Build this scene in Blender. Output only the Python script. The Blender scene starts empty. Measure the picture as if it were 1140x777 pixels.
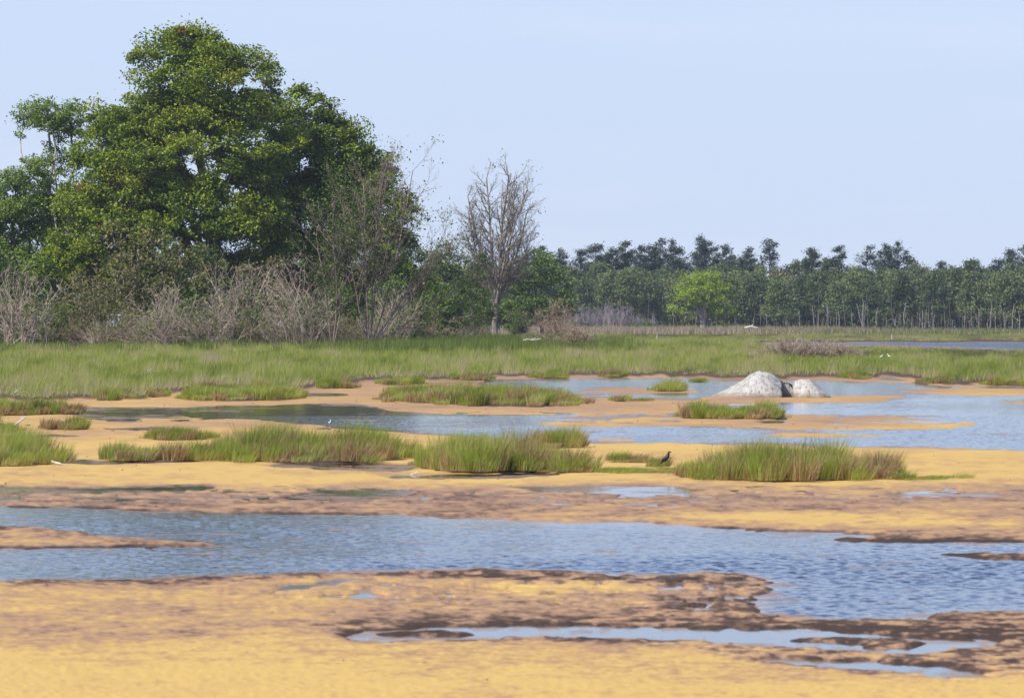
import bpy, math, random
import numpy as np
R = math.radians
sc = bpy.context.scene
col = sc.collection
rng = np.random.default_rng(7)
random.seed(7)

# ------------------------------------------------------------------ camera, sky, sun, exposure
F, H, YH, CX, CY = 6000.0, 2.0, 356.0, 570.0, 388.5     # focal length in pixels, eye height, horizon row, picture centre
cam = bpy.data.cameras.new('camera'); camo = bpy.data.objects.new('camera', cam); col.objects.link(camo)
camo.location = (0, 0, H)
camo.rotation_euler = (R(90) - math.atan((CY - YH) / F), 0, 0)
cam.sensor_width = 36; cam.lens = 36 * F / 1140.0
cam.clip_start = 0.5; cam.clip_end = 12000
cam.dof.use_dof = True; cam.dof.focus_distance = 240; cam.dof.aperture_fstop = 13
sc.camera = camo

SUN_EL, SUN_AZ = R(47), math.atan2(-0.74, -0.67)         # azimuth measured from +Y towards +X
world = bpy.data.worlds.new('World'); sc.world = world; world.use_nodes = True
nt = world.node_tree; nt.nodes.clear()
wo = nt.nodes.new('ShaderNodeOutputWorld'); bg = nt.nodes.new('ShaderNodeBackground')
sky = nt.nodes.new('ShaderNodeTexSky'); sky.sky_type = 'NISHITA'; sky.sun_disc = False
sky.sun_elevation = SUN_EL; sky.sun_rotation = SUN_AZ % (2 * math.pi)
sky.air_density = 1.0; sky.dust_density = 0.3; sky.ozone_density = 4.0; sky.altitude = 50
tc = nt.nodes.new('ShaderNodeTexCoord'); mp = nt.nodes.new('ShaderNodeMapping'); mp.inputs['Scale'].default_value = (9, 9, 60)
ns = nt.nodes.new('ShaderNodeTexNoise'); ns.inputs['Scale'].default_value = 1.3; ns.inputs['Detail'].default_value = 5
rp = nt.nodes.new('ShaderNodeMapRange'); rp.inputs['From Min'].default_value = 0.48; rp.inputs['From Max'].default_value = 0.8
rp.inputs['To Max'].default_value = 0.35
mx = nt.nodes.new('ShaderNodeMixRGB'); mx.inputs['Color2'].default_value = (6.2, 6.6, 7.6, 1)
tint = nt.nodes.new('ShaderNodeMixRGB'); tint.blend_type = 'MULTIPLY'; tint.inputs['Fac'].default_value = 1; tint.inputs['Color2'].default_value = (0.99, 0.93, 1.14, 1)
nt.links.new(tc.outputs['Generated'], mp.inputs['Vector']); nt.links.new(mp.outputs['Vector'], ns.inputs['Vector'])
nt.links.new(ns.outputs['Fac'], rp.inputs['Value']); nt.links.new(rp.outputs['Result'], mx.inputs['Fac'])
sep = nt.nodes.new('ShaderNodeSeparateXYZ'); nt.links.new(tc.outputs['Generated'], sep.inputs[0])
el = nt.nodes.new('ShaderNodeMapRange'); el.inputs['From Min'].default_value = 0.065; el.inputs['From Max'].default_value = 0.15; el.inputs['To Min'].default_value = 0.85; el.inputs['To Max'].default_value = 0.0
nt.links.new(sep.outputs['Z'], el.inputs['Value'])
hz = nt.nodes.new('ShaderNodeMixRGB'); hz.inputs['Color2'].default_value = (4.7, 5.65, 7.4, 1)
nt.links.new(el.outputs['Result'], hz.inputs['Fac']); nt.links.new(tint.outputs['Color'], hz.inputs['Color1'])
nt.links.new(sky.outputs['Color'], tint.inputs['Color1']); nt.links.new(hz.outputs['Color'], mx.inputs['Color1'])
nt.links.new(mx.outputs['Color'], bg.inputs['Color']); bg.inputs['Strength'].default_value = 0.125
nt.links.new(bg.outputs['Background'], wo.inputs['Surface'])

sl = bpy.data.lights.new('sun', 'SUN'); sl.energy = 4.8; sl.angle = R(0.53); sl.color = (1.0, 0.95, 0.87)
so = bpy.data.objects.new('sun', sl); col.objects.link(so)
sx, sy, sz = math.cos(SUN_EL) * math.sin(SUN_AZ), math.cos(SUN_EL) * math.cos(SUN_AZ), math.sin(SUN_EL)
from mathutils import Vector
so.rotation_euler = Vector((-sx, -sy, -sz)).to_track_quat('-Z', 'Y').to_euler()
so.location = (-200, -100, 300)
sc.view_settings.view_transform = 'Standard'; sc.view_settings.look = 'None'
sc.view_settings.exposure = 0.12; sc.view_settings.gamma = 1.0

# ------------------------------------------------------------------ helpers
def depth(y): return F * H / (y - YH)                     # distance of flat ground seen at row y
def P(x, y, d): return np.array([(x - CX) / F * d, d, H - (y - YH) / F * d])
def G(x, y): d = depth(y); return np.array([(x - CX) / F * d, d, 0.0])

_lat = rng.random((256, 256))
def vnoise(x, y, seed=0):
    x = np.asarray(x, float) + seed * 17.31; y = np.asarray(y, float) + seed * 9.77
    xi = np.floor(x).astype(int); yi = np.floor(y).astype(int); fx = x - xi; fy = y - yi
    fx = fx * fx * (3 - 2 * fx); fy = fy * fy * (3 - 2 * fy)
    a = _lat[xi % 256, yi % 256]; b = _lat[(xi + 1) % 256, yi % 256]; c = _lat[xi % 256, (yi + 1) % 256]; d = _lat[(xi + 1) % 256, (yi + 1) % 256]
    return ((a * (1 - fx) + b * fx) * (1 - fy) + (c * (1 - fx) + d * fx) * fy) * 2 - 1
def fbm(x, y, o=4, seed=0):
    s = 0; a = 1; t = 0
    for k in range(o): s = s + a * vnoise(x * 2.03 ** k, y * 2.03 ** k, seed + k * 3); t += a; a *= 0.55
    return s / t
def sstep(a, b, x): t = np.clip((x - a) / (b - a), 0, 1); return t * t * (3 - 2 * t)

def tag(o, label=None, cat=None, group=None, kind=None):
    if label: o['label'] = label
    if cat: o['category'] = cat
    if group: o['group'] = group
    if kind: o['kind'] = kind
    return o
def empty(name, loc, label=None, cat=None, group=None, rz=0.0):
    o = bpy.data.objects.new(name, None); col.objects.link(o); o.location = tuple(float(v) for v in loc); o.rotation_euler = (0, 0, rz)
    o.empty_display_size = 0.2
    return tag(o, label, cat, group)
def copy_tree(o, parent=None):
    c = o.copy(); col.objects.link(c); c.parent = parent
    for ch in list(o.children):
        copy_tree(ch, c)
    return c

class MB:
    def __init__(s): s.v = []; s.t = []; s.f = {}; s.n = 0
    def add(s, V, Fc, tint=0.5, mi=0):
        V = np.asarray(V, float).reshape(-1, 3)
        s.v.append(V); s.t.append(np.broadcast_to(np.asarray(tint, float), (len(V),)).copy())
        for Fa in (Fc if isinstance(Fc, list) and np.ndim(Fc[0]) == 2 else [Fc]):
            Fa = np.asarray(Fa, np.int64); s.f.setdefault((Fa.shape[1], mi), []).append(Fa + s.n)
        s.n += len(V)
    def build(s, name, mats, parent=None, smooth=False, origin=(0, 0, 0), attrs=None):
        V = np.concatenate(s.v) - np.asarray(origin, float); T = np.concatenate(s.t)
        me = bpy.data.meshes.new(name)
        me.vertices.add(len(V)); me.vertices.foreach_set('co', V.astype(np.float32).ravel())
        loops = []; starts = []; mis = []; p = 0
        for (k, mi), L in s.f.items():
            A = np.concatenate(L); loops.append(A.ravel()); starts.append(p + np.arange(len(A)) * k); mis.append(np.full(len(A), mi)); p += A.size
        loops = np.concatenate(loops); starts = np.concatenate(starts); mis = np.concatenate(mis)
        me.loops.add(len(loops)); me.loops.foreach_set('vertex_index', loops.astype(np.int32))
        me.polygons.add(len(starts)); me.polygons.foreach_set('loop_start', starts.astype(np.int32))
        me.polygons.foreach_set('material_index', mis.astype(np.int32))
        me.polygons.foreach_set('use_smooth', np.full(len(starts), smooth))
        for m in (mats if isinstance(mats, (list, tuple)) else [mats]): me.materials.append(m)
        a = me.attributes.new('tint', 'FLOAT', 'POINT'); a.data.foreach_set('value', T.astype(np.float32))
        for an, av in (attrs or {}).items():
            a = me.attributes.new(an, 'FLOAT', 'POINT'); a.data.foreach_set('value', np.asarray(av).astype(np.float32).ravel())
        me.update(calc_edges=True)
        o = bpy.data.objects.new(name, me); col.objects.link(o)
        if parent: o.parent = parent
        return o

# ------------------------------------------------------------------ materials
def new_mat(name):
    m = bpy.data.materials.new(name); m.use_nodes = True; n = m.node_tree; n.nodes.clear()
    out = n.nodes.new('ShaderNodeOutputMaterial'); return m, n, out
def ramp(n, pts):
    r = n.nodes.new('ShaderNodeValToRGB'); e = r.color_ramp.elements
    while len(e) > 1: e.remove(e[-1])
    e[0].position = pts[0][0]; e[0].color = (*pts[0][1], 1)
    for p, c in pts[1:]: k = e.new(p); k.color = (*c, 1)
    return r
def noise(n, scale, detail=4, rough=0.55, coord='Object', sc3=None):
    t = n.nodes.new('ShaderNodeTexCoord'); q = n.nodes.new('ShaderNodeTexNoise')
    q.inputs['Scale'].default_value = scale; q.inputs['Detail'].default_value = detail; q.inputs['Roughness'].default_value = rough
    if sc3:
        m = n.nodes.new('ShaderNodeMapping'); m.inputs['Scale'].default_value = sc3; n.links.new(t.outputs[coord], m.inputs[0]); n.links.new(m.outputs[0], q.inputs['Vector'])
    else: n.links.new(t.outputs[coord], q.inputs['Vector'])
    return q
def math_(n, op, a, b, clamp=False):
    m = n.nodes.new('ShaderNodeMath'); m.operation = op; m.use_clamp = clamp
    for i, v in enumerate((a, b)):
        if isinstance(v, (int, float)): m.inputs[i].default_value = v
        else: n.links.new(v, m.inputs[i])
    return m.outputs[0]
def leaf_mat(name, pts, transl=0.35, rough=0.5, spec=0.25):
    m, n, out = new_mat(name)
    at = n.nodes.new('ShaderNodeAttribute'); at.attribute_name = 'tint'
    r = ramp(n, pts); n.links.new(at.outputs['Fac'], r.inputs['Fac'])
    b = n.nodes.new('ShaderNodeBsdfPrincipled'); b.inputs['Roughness'].default_value = rough; b.inputs['Specular IOR Level'].default_value = spec
    t = n.nodes.new('ShaderNodeBsdfTranslucent'); mixs = n.nodes.new('ShaderNodeMixShader'); mixs.inputs[0].default_value = transl
    n.links.new(r.outputs[0], b.inputs['Base Color']); n.links.new(r.outputs[0], t.inputs['Color'])
    n.links.new(b.outputs[0], mixs.inputs[1]); n.links.new(t.outputs[0], mixs.inputs[2]); n.links.new(mixs.outputs[0], out.inputs[0])
    return m
def bark_mat(name, c1, c2, scale=3.0):
    m, n, out = new_mat(name)
    q = noise(n, scale, 5, sc3=(1, 1, 0.35)); r = ramp(n, [(0.35, c1), (0.65, c2)]); n.links.new(q.outputs['Fac'], r.inputs['Fac'])
    b = n.nodes.new('ShaderNodeBsdfPrincipled'); b.inputs['Roughness'].default_value = 0.9; b.inputs['Specular IOR Level'].default_value = 0.1
    bp = n.nodes.new('ShaderNodeBump'); bp.inputs['Strength'].default_value = 0.5; bp.inputs['Distance'].default_value = 0.05
    n.links.new(q.outputs['Fac'], bp.inputs['Height']); n.links.new(bp.outputs[0], b.inputs['Normal'])
    n.links.new(r.outputs[0], b.inputs['Base Color']); n.links.new(b.outputs[0], out.inputs[0])
    return m

M = {}
M['maple'] = leaf_mat('maple leaf', [(0, (0.035, 0.07, 0.012)), (0.5, (0.155, 0.235, 0.02)), (0.9, (0.37, 0.44, 0.038)), (0.97, (0.22, 0.20, 0.03)), (1.0, (0.35, 0.12, 0.03))], 0.22)
M['willow'] = leaf_mat('willow leaf', [(0, (0.07, 0.12, 0.02)), (0.5, (0.15, 0.24, 0.04)), (1, (0.26, 0.35, 0.06))], 0.3)
M['olive'] = leaf_mat('olive brown leaf', [(0, (0.08, 0.10, 0.03)), (0.55, (0.18, 0.19, 0.055)), (1, (0.36, 0.26, 0.14))], 0.3)
M['shrub'] = leaf_mat('shrub leaf', [(0, (0.05, 0.085, 0.02)), (0.5, (0.105, 0.16, 0.03)), (0.85, (0.19, 0.25, 0.05)), (1, (0.24, 0.17, 0.08))], 0.3)
M['oak'] = leaf_mat('oak leaf', [(0, (0.12, 0.20, 0.02)), (0.5, (0.32, 0.45, 0.03)), (1, (0.50, 0.60, 0.05))], 0.35)
M['pine'] = leaf_mat('pine needle', [(0, (0.035, 0.06, 0.03)), (0.6, (0.085, 0.12, 0.06)), (1, (0.14, 0.18, 0.085))], 0.15)
M['forest'] = leaf_mat('forest leaf', [(0, (0.06, 0.09, 0.036)), (0.45, (0.15, 0.195, 0.068)), (0.8, (0.24, 0.29, 0.095)), (0.9, (0.15, 0.12, 0.07)), (1, (0.16, 0.11, 0.08))], 0.25)
M['grass'] = leaf_mat('marsh grass', [(0, (0.11, 0.17, 0.025)), (0.35, (0.27, 0.35, 0.045)), (0.65, (0.45, 0.50, 0.09)), (0.85, (0.54, 0.50, 0.20)), (1, (0.58, 0.45, 0.28))], 0.5, 0.6, 0.1)
M['sedge'] = leaf_mat('tall dark sedge', [(0, (0.08, 0.13, 0.025)), (0.6, (0.16, 0.22, 0.04)), (1, (0.30, 0.30, 0.11))], 0.35, 0.6, 0.1)
M['dead'] = leaf_mat('dead blade', [(0, (0.17, 0.075, 0.035)), (0.4, (0.33, 0.19, 0.095)), (0.8, (0.50, 0.38, 0.21)), (1, (0.62, 0.50, 0.34))], 0.3, 0.7, 0.1)
M['reed'] = leaf_mat('dry reed', [(0, (0.26, 0.19, 0.12)), (0.5, (0.42, 0.32, 0.21)), (0.85, (0.52, 0.42, 0.30)), (1, (0.20, 0.24, 0.08))], 0.3, 0.7, 0.1)
M['bark'] = bark_mat('grey brown bark', (0.10, 0.075, 0.055), (0.25, 0.20, 0.16))
M['barkpale'] = bark_mat('pale weathered bark', (0.26, 0.22, 0.18), (0.50, 0.45, 0.39))
M['deadtwig'] = bark_mat('bleached twig', (0.36, 0.27, 0.21), (0.66, 0.54, 0.45), 1.5)
M['tantwig'] = bark_mat('tan twig', (0.27, 0.19, 0.13), (0.50, 0.38, 0.29), 1.5)
M['barkred'] = bark_mat('reddish brown bark', (0.17, 0.125, 0.10), (0.42, 0.33, 0.27), 1.5)
M['barkgrey'] = bark_mat('grey tan bark', (0.13, 0.108, 0.085), (0.36, 0.31, 0.25))
M['snag'] = bark_mat('weathered grey snag', (0.22, 0.19, 0.17), (0.42, 0.39, 0.36))
M['thicket'] = bark_mat('grey thicket bark', (0.20, 0.17, 0.17), (0.36, 0.32, 0.31), 1.0)
M['fwood'] = bark_mat('forest trunk', (0.12, 0.10, 0.09), (0.34, 0.30, 0.27), 1.0)

def mud_material():
    m, n, out = new_mat('algae covered mud')
    def att(k): a = n.nodes.new('ShaderNodeAttribute'); a.attribute_name = k; return a.outputs['Fac']
    tone, veg, wet = att('tone'), att('veg'), att('wet')
    q1 = noise(n, 6.0, 6, 0.65); q2 = noise(n, 0.9, 5, 0.6, sc3=(1, 0.35, 1)); q3 = noise(n, 30.0, 3, 0.6)
    t = math_(n, 'ADD', tone, math_(n, 'MULTIPLY', math_(n, 'SUBTRACT', q1.outputs['Fac'], 0.5), 0.5))
    t = math_(n, 'ADD', t, math_(n, 'MULTIPLY', math_(n, 'SUBTRACT', q2.outputs['Fac'], 0.5), 0.55))
    t = math_(n, 'ADD', t, math_(n, 'MULTIPLY', math_(n, 'SUBTRACT', q3.outputs['Fac'], 0.5), 0.35), True)
    r = ramp(n, [(0.0, (0.062, 0.040, 0.028)), (0.25, (0.165, 0.10, 0.062)), (0.5, (0.37, 0.225, 0.135)), (0.75, (0.50, 0.31, 0.125)), (1.0, (0.62, 0.415, 0.13))])
    n.links.new(t, r.inputs['Fac'])
    vr = ramp(n, [(0.3, (0.06, 0.04, 0.025)), (0.7, (0.13, 0.09, 0.045))]); n.links.new(q1.outputs['Fac'], vr.inputs['Fac'])
    mxn = n.nodes.new('ShaderNodeMixRGB'); n.links.new(veg, mxn.inputs['Fac']); n.links.new(r.outputs[0], mxn.inputs['Color1']); n.links.new(vr.outputs[0], mxn.inputs['Color2'])
    b = n.nodes.new('ShaderNodeBsdfPrincipled'); n.links.new(mxn.outputs[0], b.inputs['Base Color'])
    rr = n.nodes.new('ShaderNodeMapRange'); n.links.new(wet, rr.inputs['Value']); rr.inputs['To Min'].default_value = 0.95; rr.inputs['To Max'].default_value = 0.65
    n.links.new(rr.outputs[0], b.inputs['Roughness'])
    b.inputs['Specular IOR Level'].default_value = 0.15
    bp = n.nodes.new('ShaderNodeBump'); bp.inputs['Strength'].default_value = 0.35; bp.inputs['Distance'].default_value = 0.02
    n.links.new(math_(n, 'ADD', q1.outputs['Fac'], q3.outputs['Fac']), bp.inputs['Height']); n.links.new(bp.outputs[0], b.inputs['Normal'])
    n.links.new(b.outputs[0], out.inputs[0])
    return m
M['mud'] = mud_material()

def water_material():
    m, n, out = new_mat('marsh water')
    b = n.nodes.new('ShaderNodeBsdfPrincipled'); b.inputs['Base Color'].default_value = (0.020, 0.026, 0.034, 1)
    b.inputs['Roughness'].default_value = 0.06; b.inputs['IOR'].default_value = 1.33
    at = n.nodes.new('ShaderNodeAttribute'); at.attribute_name = 'wave'
    q = noise(n, 9.0, 3, 0.5, sc3=(1.0, 0.6, 1)); bp = n.nodes.new('ShaderNodeBump'); bp.inputs['Distance'].default_value = 0.03
    n.links.new(math_(n, 'MULTIPLY', at.outputs['Fac'], 0.6), bp.inputs['Strength'])
    n.links.new(q.outputs['Fac'], bp.inputs['Height']); n.links.new(bp.outputs[0], b.inputs['Normal'])
    af = n.nodes.new('ShaderNodeAttribute'); af.attribute_name = 'film'; q2 = noise(n, 5.0, 4, 0.6); r = ramp(n, [(0.3, (0.17, 0.11, 0.08)), (0.7, (0.42, 0.27, 0.16))]); n.links.new(q2.outputs['Fac'], r.inputs['Fac'])
    b2 = n.nodes.new('ShaderNodeBsdfPrincipled'); b2.inputs['Roughness'].default_value = 0.6; n.links.new(r.outputs[0], b2.inputs['Base Color'])
    ms = n.nodes.new('ShaderNodeMixShader'); n.links.new(math_(n, 'MULTIPLY', af.outputs['Fac'], 0.8), ms.inputs[0]); n.links.new(b.outputs[0], ms.inputs[1]); n.links.new(b2.outputs[0], ms.inputs[2])
    n.links.new(ms.outputs[0], out.inputs[0])
    return m
M['water'] = water_material()

# ------------------------------------------------------------------ the lie of the land: water, marsh and mud outlines
# (plan positions given as picture rows/columns of the flat ground, turned into metres by depth())
WATER = [  # outline, waviness
 ([(-400,561),(0,564),(100,566),(200,570),(300,572),(450,574),(600,580),(700,581),(820,590),(920,593),(1005,596),(940,598),(935,602),(1030,605),(1140,603),(1560,604),
   (1560,680),(1140,681),(1045,683),(1030,690),(900,690),(850,684),(842,668),(862,652),(850,643),(720,641),(640,636),(500,634),(440,635),(300,640),(100,646),(0,647),(-400,650)], 1.0),
 ([(378,707),(400,702),(480,699),(570,697),(700,698),(850,700),(900,701),(1000,708),(1035,711),(1100,713),(1114,719),(1050,724),(1030,728),(985,729),(930,724),(800,717),(780,712),(600,711),(480,714),(400,714)], 0.12),
 ([(835,733),(900,734),(960,737),(1040,741),(1085,748),(1104,754),(1060,757),(1000,750),(930,743),(850,738)], 0.1),
 ([(-400,541),(0,543),(100,544),(150,541),(235,541),(250,544),(150,548),(0,549),(-400,549)], 0.02),
 ([(-400,552),(0,553),(38,554),(0,556),(-400,556)], 0.02),
 ([(322,553),(350,547),(440,545),(470,548),(440,554),(330,556)], 0.03),
 ([(570,541),(640,540),(770,544),(772,551),(700,551),(600,546)], 0.1),
 ([(690,560),(790,561),(700,563)], 0.1), ([(1015,548),(1060,547),(1062,550),(1010,550)], 0.1),
 ([(560,594),(640,594),(560,596)], 0.1),
 ([(300,516),(350,515),(440,517),(468,520),(440,524),(380,524),(310,520)], 0.02),
 ([(60,512),(130,513),(240,515),(130,517),(62,516)], 0.02),
 ([(430,530),(520,528),(610,527),(640,529),(560,532),(440,534)], 0.02),
 ([(-400,484),(0,485),(60,484),(130,485),(60,487),(-400,488)], 0.1), ([(110,477),(180,476),(230,478),(160,479)], 0.1),
 ([(60,453),(200,453),(400,449),(520,456),(640,464),(740,462),(800,447),(790,440),(770,446),(740,446),(700,443),(650,441),(560,433),(530,428),(545,423),(640,421),(760,420),(800,424),(925,424),(1000,426),(1140,429),(1560,431),
   (1560,507),(1140,502),(1000,498),(760,494),(640,493),(560,490),(450,482),(400,478),(230,475),(100,466)], 1.0),
 ([(325,438),(350,437),(385,438),(400,441),(340,442)], 0.1), ([(80,454),(170,453),(170,458),(90,458)], 0.2),
 ([(980,418),(1003,418),(1006,423),(990,424)], 0.1),
 ([(830,381.5),(900,380.5),(1140,380.5),(1560,380),(1560,391),(1140,390),(1100,389),(950,386),(850,384)], 0.9),
]
LAND = [  # mud inside the water
 [(-400,583),(0,584),(30,587),(100,595),(200,603),(262,607),(200,609),(0,611),(-400,612)],
 [(862,713),(900,710),(1000,712),(1034,716),(1020,720),(975,722),(940,716)], [(415,705),(500,703),(535,707),(480,710),(425,709)],
 [(1025,616),(1080,615),(1200,618),(1200,625),(1090,622)], [(730,641),(780,637),(850,641),(780,644)],
 [(590,470),(640,468),(740,462),(880,461),(1000,464),(1090,471),(1070,477),(1000,479),(860,478),(740,475),(620,475)],
 [(790,447),(800,441),(880,442),(940,443),(1000,446),(960,449),(880,449),(800,451)],
 [(985,435),(1060,432),(1250,434),(1250,440),(1060,440)], [(925,441),(1000,440),(1010,444),(940,445)], [(1090,447),(1180,446),(1250,450),(1120,450)],
 [(640,434),(700,431),(775,434),(780,437),(700,438),(650,437)], [(670,453),(740,455),(820,458),(740,460),(640,458)],
 [(390,446),(430,444),(500,450),(620,455),(640,458),(600,462),(480,460),(420,455)], [(150,466),(200,464),(300,468),(380,476),(240,476),(140,472)],
 [(820,484),(900,482),(1020,486),(900,487)], [(655,489),(700,488),(712,490),(660,491)], [(1180,425),(1140,424),(1020,426),(1060,429),(1180,431)],
]
MARSH = [(-420,446),(0,445),(100,444),(140,444),(190,436),(250,435),(330,434),(345,431),(386,431),(396,427),(420,424),(480,423),(560,420),(640,418),(740,418),(800,421),(975,421),(985,418),(1005,418),(1012,424),(1060,427),(1140,428),(1560,430),(1560,362),(-420,362)]
DARK = [
 [(420,636),(560,634),(720,638),(850,643),(852,660),(880,692),(800,690),(700,680),(760,666),(820,656),(600,650),(450,643)],
 [(1030,690),(1140,684),(1560,684),(1560,706),(1140,708),(1100,714),(1040,710),(900,702),(870,694)],
 [(360,708),(400,694),(600,690),(900,692),(1140,706),(1160,750),(1090,760),(960,754),(850,744),(780,724),(600,717),(400,718)],
 [(-400,648),(50,645),(300,640),(450,634),(450,641),(300,647),(50,653),(-400,656)],
 [(925,597),(1140,602),(1560,602),(1560,608),(1140,607),(1030,606),(925,604)], [(1020,614),(1200,615),(1200,626),(1020,624)],
 [(-400,582),(0,583),(80,590),(0,591),(-400,592)],
]
YELLOW = [[(560,649),(650,648),(770,655),(700,662),(560,660)], [(830,672),(890,673),(885,681),(840,681)], [(700,575),(900,582),(1140,588),(1140,580),(900,574)]]

xs = np.arange(-420, 1561, 2.5)
ys = np.concatenate([np.arange(364.5, 377, 1.0), np.arange(377, 790, 0.6), np.arange(790, 1000, 2.0)])
GX, GY = np.meshgrid(xs, ys)
def inside(poly, X, Y):
    r = np.zeros(X.shape, bool); n = len(poly)
    px = [p[0] for p in poly]; py = [p[1] for p in poly]
    for i in range(n):
        x1, y1, x2, y2 = px[i], py[i], px[(i + 1) % n], py[(i + 1) % n]
        if y1 == y2: continue
        c = ((y1 > Y) != (y2 > Y)); r ^= c & (X < (x2 - x1) * (Y - y1) / (y2 - y1) + x1)
    return r
def paint(poly, wx, wy):
    out = np.zeros(GX.shape, bool)
    y0 = min(p[1] for p in poly) - 6; y1 = max(p[1] for p in poly) + 6
    a, b = np.searchsorted(ys, y0), np.searchsorted(ys, y1)
    out[a:b] = inside(poly, (GX + wx)[a:b], (GY + wy)[a:b]); return out
def blur(A, kx, ky):
    A = A.astype(float)
    for ax, k in ((1, kx), (0, ky)):
        for _ in range(2):
            pad = [(0, 0), (0, 0)]; pad[ax] = (k + 1, k); B = np.cumsum(np.pad(A, pad, mode='edge'), axis=ax)
            A = (B[:, 2 * k + 1:] - B[:, :-2 * k - 1]) / (2 * k + 1) if ax == 1 else (B[2 * k + 1:] - B[:-2 * k - 1]) / (2 * k + 1)
    return A
amp = np.clip((GY - YH) / 200, 0.15, 1.2)
fine = 2.6 * fbm(GX / 7, GY / 1.5, 3, 51)
wx = 16 * fbm(GX / 45, GY / 4.5, 4, 1) + 9 * fbm(GX / 9, GY / 1.6, 3, 2)
wy = (2.2 * fbm(GX / 60, GY / 7, 3, 5) + 1.2 * fbm(GX / 14, GY / 3, 3, 6) + fine) * amp
water = np.zeros(GX.shape, bool); wave = np.zeros(GX.shape)
for poly, wv in WATER:
    k = paint(poly, wx, wy); water |= k; wave[k] = np.maximum(wave[k], wv)
for poly in LAND: water &= ~paint(poly, wx, wy)
marsh = paint(MARSH, wx * 1.6 + 14 * fbm(GX / 10, GY / 3, 3, 35), wy * 3.0) & ~water
wm = blur(water, 2, 1); mm = blur(marsh, 1, 1)
wetzone = np.clip(np.exp(-((GY - 552) / 11.0) ** 2) + 0.9 * np.exp(-((GY - 660) / 18.0) ** 2) * sstep(150, 420, GX) + 0.5 * np.exp(-((GY - 466) / 14.0) ** 2)
                  + 0.8 * np.exp(-((GY - 660) / 25.0) ** 2) * sstep(600, 800, GX) * sstep(960, 850, GX), 0, 1)
streak = fbm(GX / 38, GY / 2.0, 4, 11)
h = (0.5 - wm) * 0.034 * (0.5 + 0.5 * amp) - wetzone * 0.042 * sstep(-0.06, 0.26, streak) * (0.6 + 0.4 * amp)
near = sstep(560, 760, GY)
lump = fbm(GX / 7, GY / 2.2, 3, 21) * 0.0035 * (0.4 + near) + fbm(GX / 60, GY / 8, 3, 25) * 0.004
h = h + lump * (1 - wm)
h = h * (1 - mm) + mm * sstep(372, 425, GY) * (0.09 + 0.06 * fbm(GX / 20, GY / 3, 3, 31))
bank = sstep(395, 380, GY) * sstep(560, 440, GX) * 0.25
h += bank * mm
# tone of the mud: 0 dark and wet, 0.5 orange brown, 1 thick yellow algae
tone = np.interp(GY, [361, 410, 425, 445, 470, 500, 515, 537, 542, 556, 562, 600, 640, 660, 690, 708, 730, 750, 777], [0.5, 0.55, 0.55, 0.72, 0.72, 0.95, 0.92, 0.92, 0.62, 0.45, 0.5, 0.5, 0.5, 0.62, 0.5, 0.55, 0.78, 0.95, 1.0])
tone += 0.26 * fbm(GX / 130, GY / 9, 4, 41) + 0.30 * fbm(GX / 18, GY / 2.4, 4, 43) * sstep(440, 540, GY) + 0.25 * fbm(GX / 6, GY / 1.3, 3, 49) * sstep(500, 600, GY)
tone += sstep(720, 740, GY) * -0.18 * sstep(520, 1140, GX) * sstep(765, 745, GY)
tone += 0.12 * sstep(500, 300, GX) * sstep(640, 660, GY)
tone += 0.10 * np.exp(-((GY - 580) / 12.0) ** 2) * sstep(600, 800, GX)
for poly in DARK: tone -= blur(paint(poly, wx * 1.6, wy * 2.2), 4, 2) * np.clip(0.30 + 0.75 * fbm(GX / 22, GY / 2.6, 4, 45) + 0.3 * fbm(GX / 5, GY / 1.3, 2, 46), 0, 0.6)
for poly in YELLOW: tone += blur(paint(poly, wx * 1.6, wy * 2.2), 3, 1) * 0.45
shore = blur(water, 6, 2)
tone -= 0.55 * sstep(0.05, 0.45, shore) * (1 - mm) * np.clip(0.5 + 0.9 * fbm(GX / 90, GY / 9, 2, 47), 0, 1) * sstep(430, 560, GY)
tone = np.clip(tone, 0, 1)
D = F * H / (GY - YH)
def grid_faces(nr, nc):
    i = np.arange(nr * nc).reshape(nr, nc)
    return np.stack([i[:-1, :-1], i[1:, :-1], i[1:, 1:], i[:-1, 1:]], -1).reshape(-1, 4)
mb = MB(); mb.add(np.stack([(GX - CX) / F * D, D, h], -1), grid_faces(*GX.shape))
o = mb.build('mud_flats', M['mud'], smooth=True, attrs={'tone': tone, 'veg': sstep(0.12, 0.5, mm), 'wet': np.clip(wetzone + 0.5 * shore, 0, 1)})
tag(o, 'orange and yellow algae covered mud flats with marsh ground behind', kind='structure')

def lookup(A, x, y):
    j = np.clip(np.round((np.asarray(x) - xs[0]) / 2.5).astype(int), 0, len(xs) - 1); i = np.clip(np.searchsorted(ys, y), 0, len(ys) - 1)
    return A[i, j]

# water sheet with real ripples
wrow = np.concatenate([1.0 / np.linspace(1 / 22.0, 1 / 36.0, 60), 36 + np.arange(1, 640) * 0.036, 59.04 + np.arange(1, 260) * 0.1, 85 + np.arange(1, 480) * 0.12, 142.6 + np.arange(1, 100) * 1.0, 245 + np.arange(1, 30) * 12.0])
wcol = np.concatenate([np.arange(-420, -20, 16.0), np.arange(-20, 1160, 2.6), np.arange(1160, 1561, 16.0)])
WXp, WD = np.meshgrid(wcol, wrow); WY = F * H / WD + YH; WX = (WXp - CX) / F * WD
wv = lookup(blur(wave * 1.0, 6, 2), WXp, WY); dm = lookup(blur(water, 5, 2), WXp, WY)
reg = np.ones(WX.shape)
reg *= np.where((WY > 608) & (WY < 655), 1 - 0.35 * sstep(470, 300, WXp), 1)
reg *= np.where((WY > 440) & (WY < 500), 0.5 + 0.5 * sstep(470, 640, WXp), 1)
reg *= np.where((WY < 463), 0.35, 1)
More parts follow.
